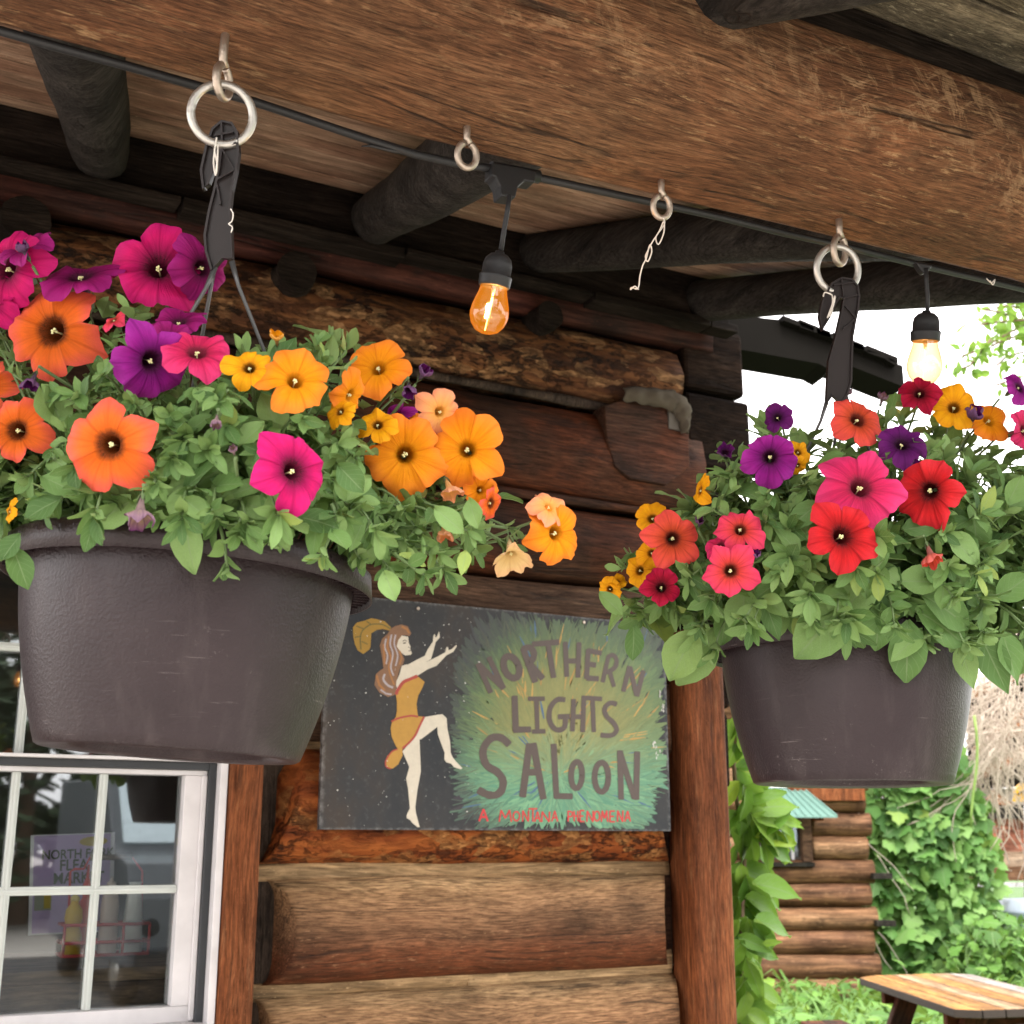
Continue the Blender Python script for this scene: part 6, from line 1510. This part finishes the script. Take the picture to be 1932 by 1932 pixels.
# ------------------------------------------------------------------ what the window panes mirror: pines, a parked van and an added dark road
M['pine'] = plain('pine_needles', (.075, .115, .055), .8)
def pine(x, y, h, seed, label):
    t = thing('pine_tree', label, 'tree', (x, y, 0), 'pines across the road'); rnd = random.Random(seed)
    mb = MB(); mb.tube([(x, y, 0), (x, y, h * .95)], [.2, .03], 8); obj('trunk', mb, M['vine_stem'], t); mb = MB()
    for k in range(900):
        q = rnd.random() ** .8; z = h * (.10 + .88 * q); r = (1 - q) * h * .20 + .12; an = rnd.random() * 6.28; rr = r * rnd.uniform(.3, 1)
        p = Vector((x + rr * math.cos(an), y + rr * math.sin(an), z - rr * .25)); o_ = Vector((math.cos(an), math.sin(an), -.25)) * .5; s_ = Vector((-math.sin(an), math.cos(an), rnd.uniform(-.3, .3))) * .16
        mb.add([p - s_ * .4, p + o_ * .5 - s_, p + o_, p + o_ * .5 + s_, p + s_ * .4], [(0, 1, 2, 3, 4)])
    obj('crown', mb, M['pine'], t, smooth=False)
PL = ('pine at the left end', 'slender pine second from the left', 'tallest dark pine', 'broad pine in the middle', 'pine second from the right', 'short pine at the right end')
for i, (x, y, h) in enumerate(((-3.2, -19, 7.2), (-.6, -21, 8.5), (1.6, -20, 9.8), (3.8, -22, 9.0), (6.2, -20, 8.4), (9, -21, 6.8))): pine(x, y, h, i, PL[i] + ' of the row across the road')
mb = MB(); rnd = random.Random(4)
for k in range(2600):
    x = rnd.uniform(-26, 34); z = rnd.random() ** 1.3 * (4.6 + 1.6 * math.sin(x * .8) + 1.0 * math.sin(x * 2.3)); y = -25 + rnd.uniform(-1.5, 1.5); s_ = rnd.uniform(.35, .8); d1 = rv(rnd) * s_; d2 = rv(rnd) * s_
    mb.add([Vector((x, y, z)) - d1, Vector((x, y, z)) + d2, Vector((x, y, z)) + d1, Vector((x, y, z)) - d2], [(0, 1, 2, 3)])
obj('forest', mb, M['pine'], smooth=False, kind='stuff')
mb = MB(); mb.add([(-60, -14, .004), (60, -14, .004), (60, -7, .004), (-60, -7, .004)], [(0, 1, 2, 3)]); struct(obj('road', mb, plain('added_asphalt', (.05, .05, .052), .9), smooth=False))  # added unseen road, dark so that the panes mirror dark ground

# parked van across the road, seen only as a pale patch in the lower window sash
vp = on(318, 1560, 1, 15.0); vy = 2 * 3.19 - 15.0
Vn = thing('parked_van', 'parked grey van with a pale windscreen, mirrored in the lower window sash', 'van', (vp.x + .25, vy, 0))
vx, vz = vp.x + .25, vp.z
M['vanpaint'] = plain('grey_van_paint', (.10, .11, .12), .3); M['screen'] = plain('sky_pale_windscreen', (.60, .70, .74), .25); M['tyre'] = plain('tyre_rubber', (.02, .02, .02), .8)  # windscreen's pale blue-grey stands in for sky mirrored in it
def vpoly(name, prof, x0, x1, m, par=Vn, bev=.03):
    mb = MB(); mb.poly([(x0, y, z) for y, z in prof], Vector((x1 - x0, 0, 0))); return obj(name, mb, M[m], par, smooth=False, bevel=bev)
bd = vpoly('body', [(vy + 1.5, .40), (vy + 1.52, 1.05), (vy + 1.3, 1.40), (vy + .55, 1.52), (vy - .1, 2.32), (vy - 3.2, 2.40), (vy - 3.3, .45)], vx - .95, vx + .95, 'vanpaint')
vpoly('windscreen', [(vy + .50, 1.585), (vy + .525, 1.605), (vy - .03, 2.30), (vy - .06, 2.28)], vx - .84, vx + .84, 'screen', Vn, .004)
for s_ in (-1, 1):
    mb = MB(); mb.lathe([(.01, .0), (.08, .0), (.09, .02), (.07, .05), (.01, .055)], 16, circle_M(Vector((vx + s_ * .72, vy + 1.49, .78)), (0, 1, 0))); obj('headlight', mb, M['tyre'], Vn)
    for yy_ in (vy + .9, vy - 2.4):
        mb = MB(); mb.lathe([(.05, -.1), (.30, -.1), (.34, -.05), (.34, .05), (.30, .1), (.05, .1)], 24, circle_M(Vector((vx + s_ * .82, yy_, .34)), (1, 0, 0))); wl_ = obj('wheel', mb, M['tyre'], Vn)
        mb = MB(); mb.lathe([(.01, -.105), (.2, -.106), (.2, .106), (.01, .105)], 16, circle_M(Vector((vx + s_ * .82, yy_, .34)), (1, 0, 0))); obj('rim', mb, M['galv'], wl_)
mb = MB(); mb.box((vx - .86, vy + 1.5, .36), (vx + .86, vy + 1.62, .56)); obj('bumper', mb, M['tyre'], Vn, smooth=False, bevel=.03)
mb = MB(); mb.box((vx - .4, vy + 1.515, .60), (vx + .4, vy + 1.54, .72)); obj('grille', mb, M['tyre'], Vn, smooth=False, bevel=.01)
